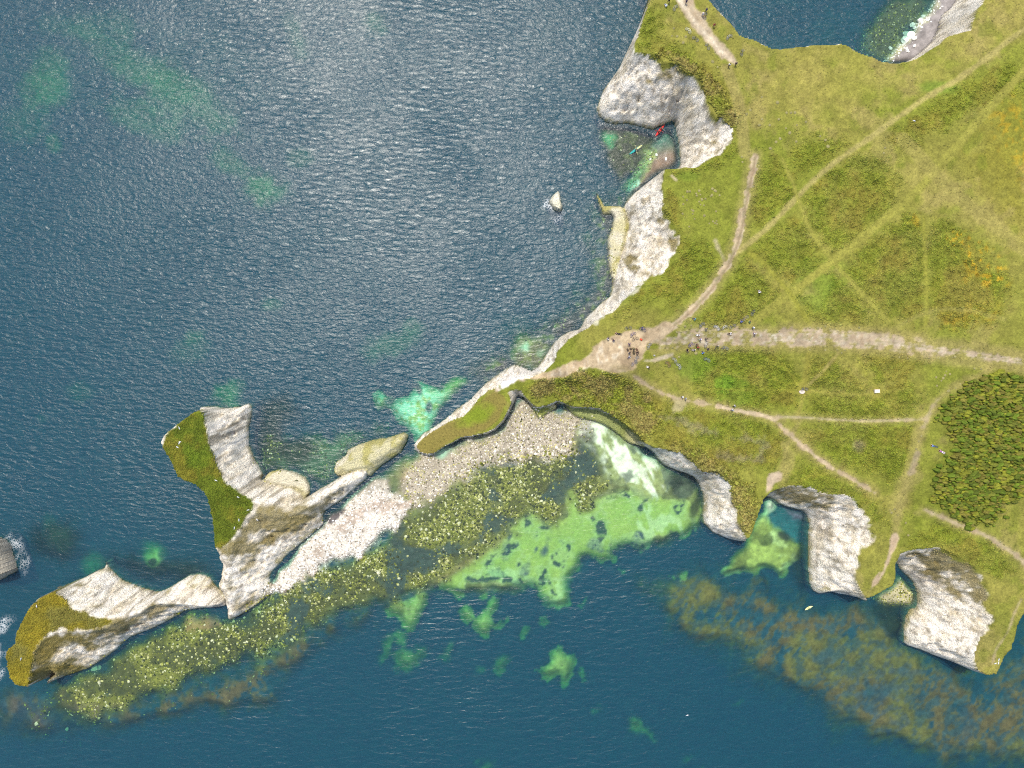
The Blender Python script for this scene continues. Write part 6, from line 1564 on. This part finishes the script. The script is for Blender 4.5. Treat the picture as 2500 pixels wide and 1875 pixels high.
def hull(L, W, hgt, n=15):
    st_ = []; F_ = []
    for i in range(n):
        t = -1 + 2 * i / (n - 1); w = W / 2 * (1 - abs(t) ** 2.4) + .012; k = hgt * (1 - .45 * (1 - abs(t) ** 3)) ; lift = .10 * abs(t) ** 3
        xx = t * L / 2
        st_ += [(xx, -w * .3, -.10 + lift), (xx, -w, .04 + lift), (xx, -w * .65, .13 + lift), (xx, 0, .17 + lift), (xx, w * .65, .13 + lift), (xx, w, .04 + lift), (xx, w * .3, -.10 + lift)]
    for i in range(n - 1):
        for k in range(7):
            F_.append((i * 7 + k, i * 7 + (k + 1) % 7, (i + 1) * 7 + (k + 1) % 7, (i + 1) * 7 + k))
    F_ += [tuple(range(6, -1, -1)), tuple((n - 1) * 7 + k for k in range(7))]
    return st_, F_
me_blade = join([tube([(0, -1.05, .42), (0, 1.05, .42)], .016), ([(-.09, -1.08, .42), (.09, -1.08, .42), (.08, -.78, .43), (-.08, -.78, .41), (-.09, -1.08, .40), (.09, -1.08, .40), (.08, -.78, .41), (-.08, -.78, .39)], [(0, 1, 2, 3), (7, 6, 5, 4), (0, 4, 5, 1), (1, 5, 6, 2), (2, 6, 7, 3), (3, 7, 4, 0)]),
                 ([(-.09, 1.08, .42), (.09, 1.08, .42), (.08, .78, .43), (-.08, .78, .41), (-.09, 1.08, .40), (.09, 1.08, .40), (.08, .78, .41), (-.08, .78, .39)], [(3, 2, 1, 0), (4, 5, 6, 7), (1, 5, 4, 0), (2, 6, 5, 1), (3, 7, 6, 2), (0, 4, 7, 3)])], 'paddle_form', M_PAINT)
def kayak(u, v, ang, L, W, c, label, cockpits, deck=None):
    x, y = ground(u, v, 0)
    o = put('kayak', join([hull(L, W, .3)], 'kayak_form', M_PAINT), None, label=label, category='kayak')
    o.location = (float(x), float(y), .04); o.rotation_euler = (0, 0, math.radians(ang)); o.color = (*c, 1)
    for cx in cockpits:
        cv = [(cx + .36 * math.cos(t), .19 * math.sin(t), .155) for t in [k * .5236 for k in range(12)]]
        q = put('cockpit', join([tube(cv, .028, 5, True), (cv + [(cx, 0, .16)], [(i, (i + 1) % 12, 12) for i in range(12)])], 'cockpit_form', M_PAINT), o); q.color = (.02, .02, .02, 1)
    if deck:
        d = hull(L * .47, W * .80, .2, 9); d = ([(a + L * .235, b, c_ + .02) for a, b, c_ in d[0]], d[1])
        q = put('deck', join([d], 'deck_form', M_PAINT), o); q.color = (*deck, 1)
    return o
def paddler(u, v, ang, shirt, hair, label):
    x, y = ground(u, v, 0.4)
    o = person(u, v, 'sit', ang - 90, shirt, BK, hair, label); o.location = (float(x), float(y), .08); return o
def paddle(u, v, ang, c, label):
    x, y = ground(u, v, 0)
    o = put('paddle', me_blade, None, label=label, category='paddle'); o.location = (float(x), float(y), .12); o.rotation_euler = (0, 0, math.radians(ang)); o.color = (*c, 1)
kayak(1611, 319, 52, 4.0, .72, (.55, .03, .03), 'red kayak coming out of the arch under the cliff', [-.5, .55])
paddler(1608, 323, 52, RD, BK, 'person in red in the rear seat of the red kayak'); paddler(1614, 315, 52, (.4, .05, .04), BR, 'person in red in the front seat of the red kayak')
paddle(1609, 322, 52 + 25, (.3, .03, .03), 'double bladed paddle held across the red kayak')
kayak(1552, 366, 35, 4.4, .66, (.02, .28, .27), 'slim green kayak with a cream bow in the dark cove', [.05], (.55, .52, .24))
paddler(1551.5, 366.5, 35, TQ, BR, 'person in teal seated in the slim green kayak')
paddle(1552, 366, 15, (.55, .55, .3), 'double bladed paddle held across the green kayak')
kayak(1974, 1484, 27, 2.3, .62, (.72, .72, .30), 'short pale yellow kayak floating off the middle headland', [-.1])
# gulls
gv = [(0, .24, .10), (.05, .12, .12), (.07, 0, .10), (.05, -.14, .09), (0, -.26, .08), (-.05, -.14, .09), (-.07, 0, .10), (-.05, .12, .12), (0, .10, .20), (0, -.05, .19), (0, .02, .0), (0, -.12, .02),
      (0, .22, .20), (.035, .25, .17), (-.035, .25, .17), (0, .33, .16), (0, .25, .13)]
gf = [(0, 1, 8), (1, 2, 9, 8), (2, 3, 9), (3, 4, 9), (4, 5, 9), (5, 6, 9), (6, 7, 8, 9), (7, 0, 8), (0, 10, 1), (1, 10, 2), (2, 10, 11, 3), (3, 11, 4), (4, 11, 5), (5, 11, 10, 6), (6, 10, 7), (7, 10, 0), (12, 14, 15), (12, 15, 13), (13, 15, 16), (14, 16, 15), (12, 13, 14), (13, 16, 14)]
me_gull = bpy.data.meshes.new('gull_form'); me_gull.from_pydata(gv, [], gf); me_gull.materials.append(M_PAINT)
me_wing = bpy.data.meshes.new('gull_wing_form'); me_wing.from_pydata([(.03, .10, .17), (.085, .02, .14), (.07, -.16, .11), (.02, -.34, .11), (.03, -.10, .19), (.025, .10, .15), (.075, .02, .12), (.06, -.16, .09), (.015, -.33, .095)], [], [(0, 1, 4), (1, 2, 4), (2, 3, 4), (0, 4, 3), (5, 6, 1, 0), (6, 7, 2, 1), (7, 8, 3, 2)]); me_wing.materials.append(M_PAINT)
def gull(u, v, label, grp=None, water=False):
    if water:
        x, y = ground(u, v, 0); z = -.03
    else:
        x, y, z = on_ground(np.array([float(u)]), np.array([float(v)])); x, y, z = x[0], y[0], z[0]
    o = put('seagull', me_gull, None, label=label, category='bird'); o.location = (float(x), float(y), float(z) + .02); a = random.random() * 6.28; o.rotation_euler = (0, 0, a); o.color = (.82, .82, .82, 1); o.scale = (1.5, 1.3, 1.3)
    if grp: o['group'] = grp
    for sx in (1, -1):
        w = put('wing', me_wing, o); w.scale = (sx, 1, 1); w.color = (.50, .52, .55, 1)
for p in C0([(1385, 458), (1388, 565), (1370, 605), (1668, 862), (1838, 990), (1915, 1090), (1845, 1168), (1810, 1228), (1648, 1275), (1985, 1165), (1385, 575), (1995, 995), (1440, 870), (1470, 882)]):
    gull(*p, 'white gull resting on the large stack', 'gulls on the large stack')
for p in E0([(285, 410), (165, 815)]):
    gull(*p, 'white gull resting on the yellow green stack cap', 'gulls on the capped stack')
for p in E3([(1990, 850), (2012, 848), (2015, 822)]):
    gull(*p, 'white gull perched at the tip of the last eastern headland', 'gulls on the last headland')
gull(*E2([(1510, 1250)])[0], 'single white gull floating on open water south of the bay', None, True)
gull(*A4([(1362, 933)])[0], 'white gull standing in the long grass of the north eastern meadow')
print('done', round(time.time() - T0, 1))
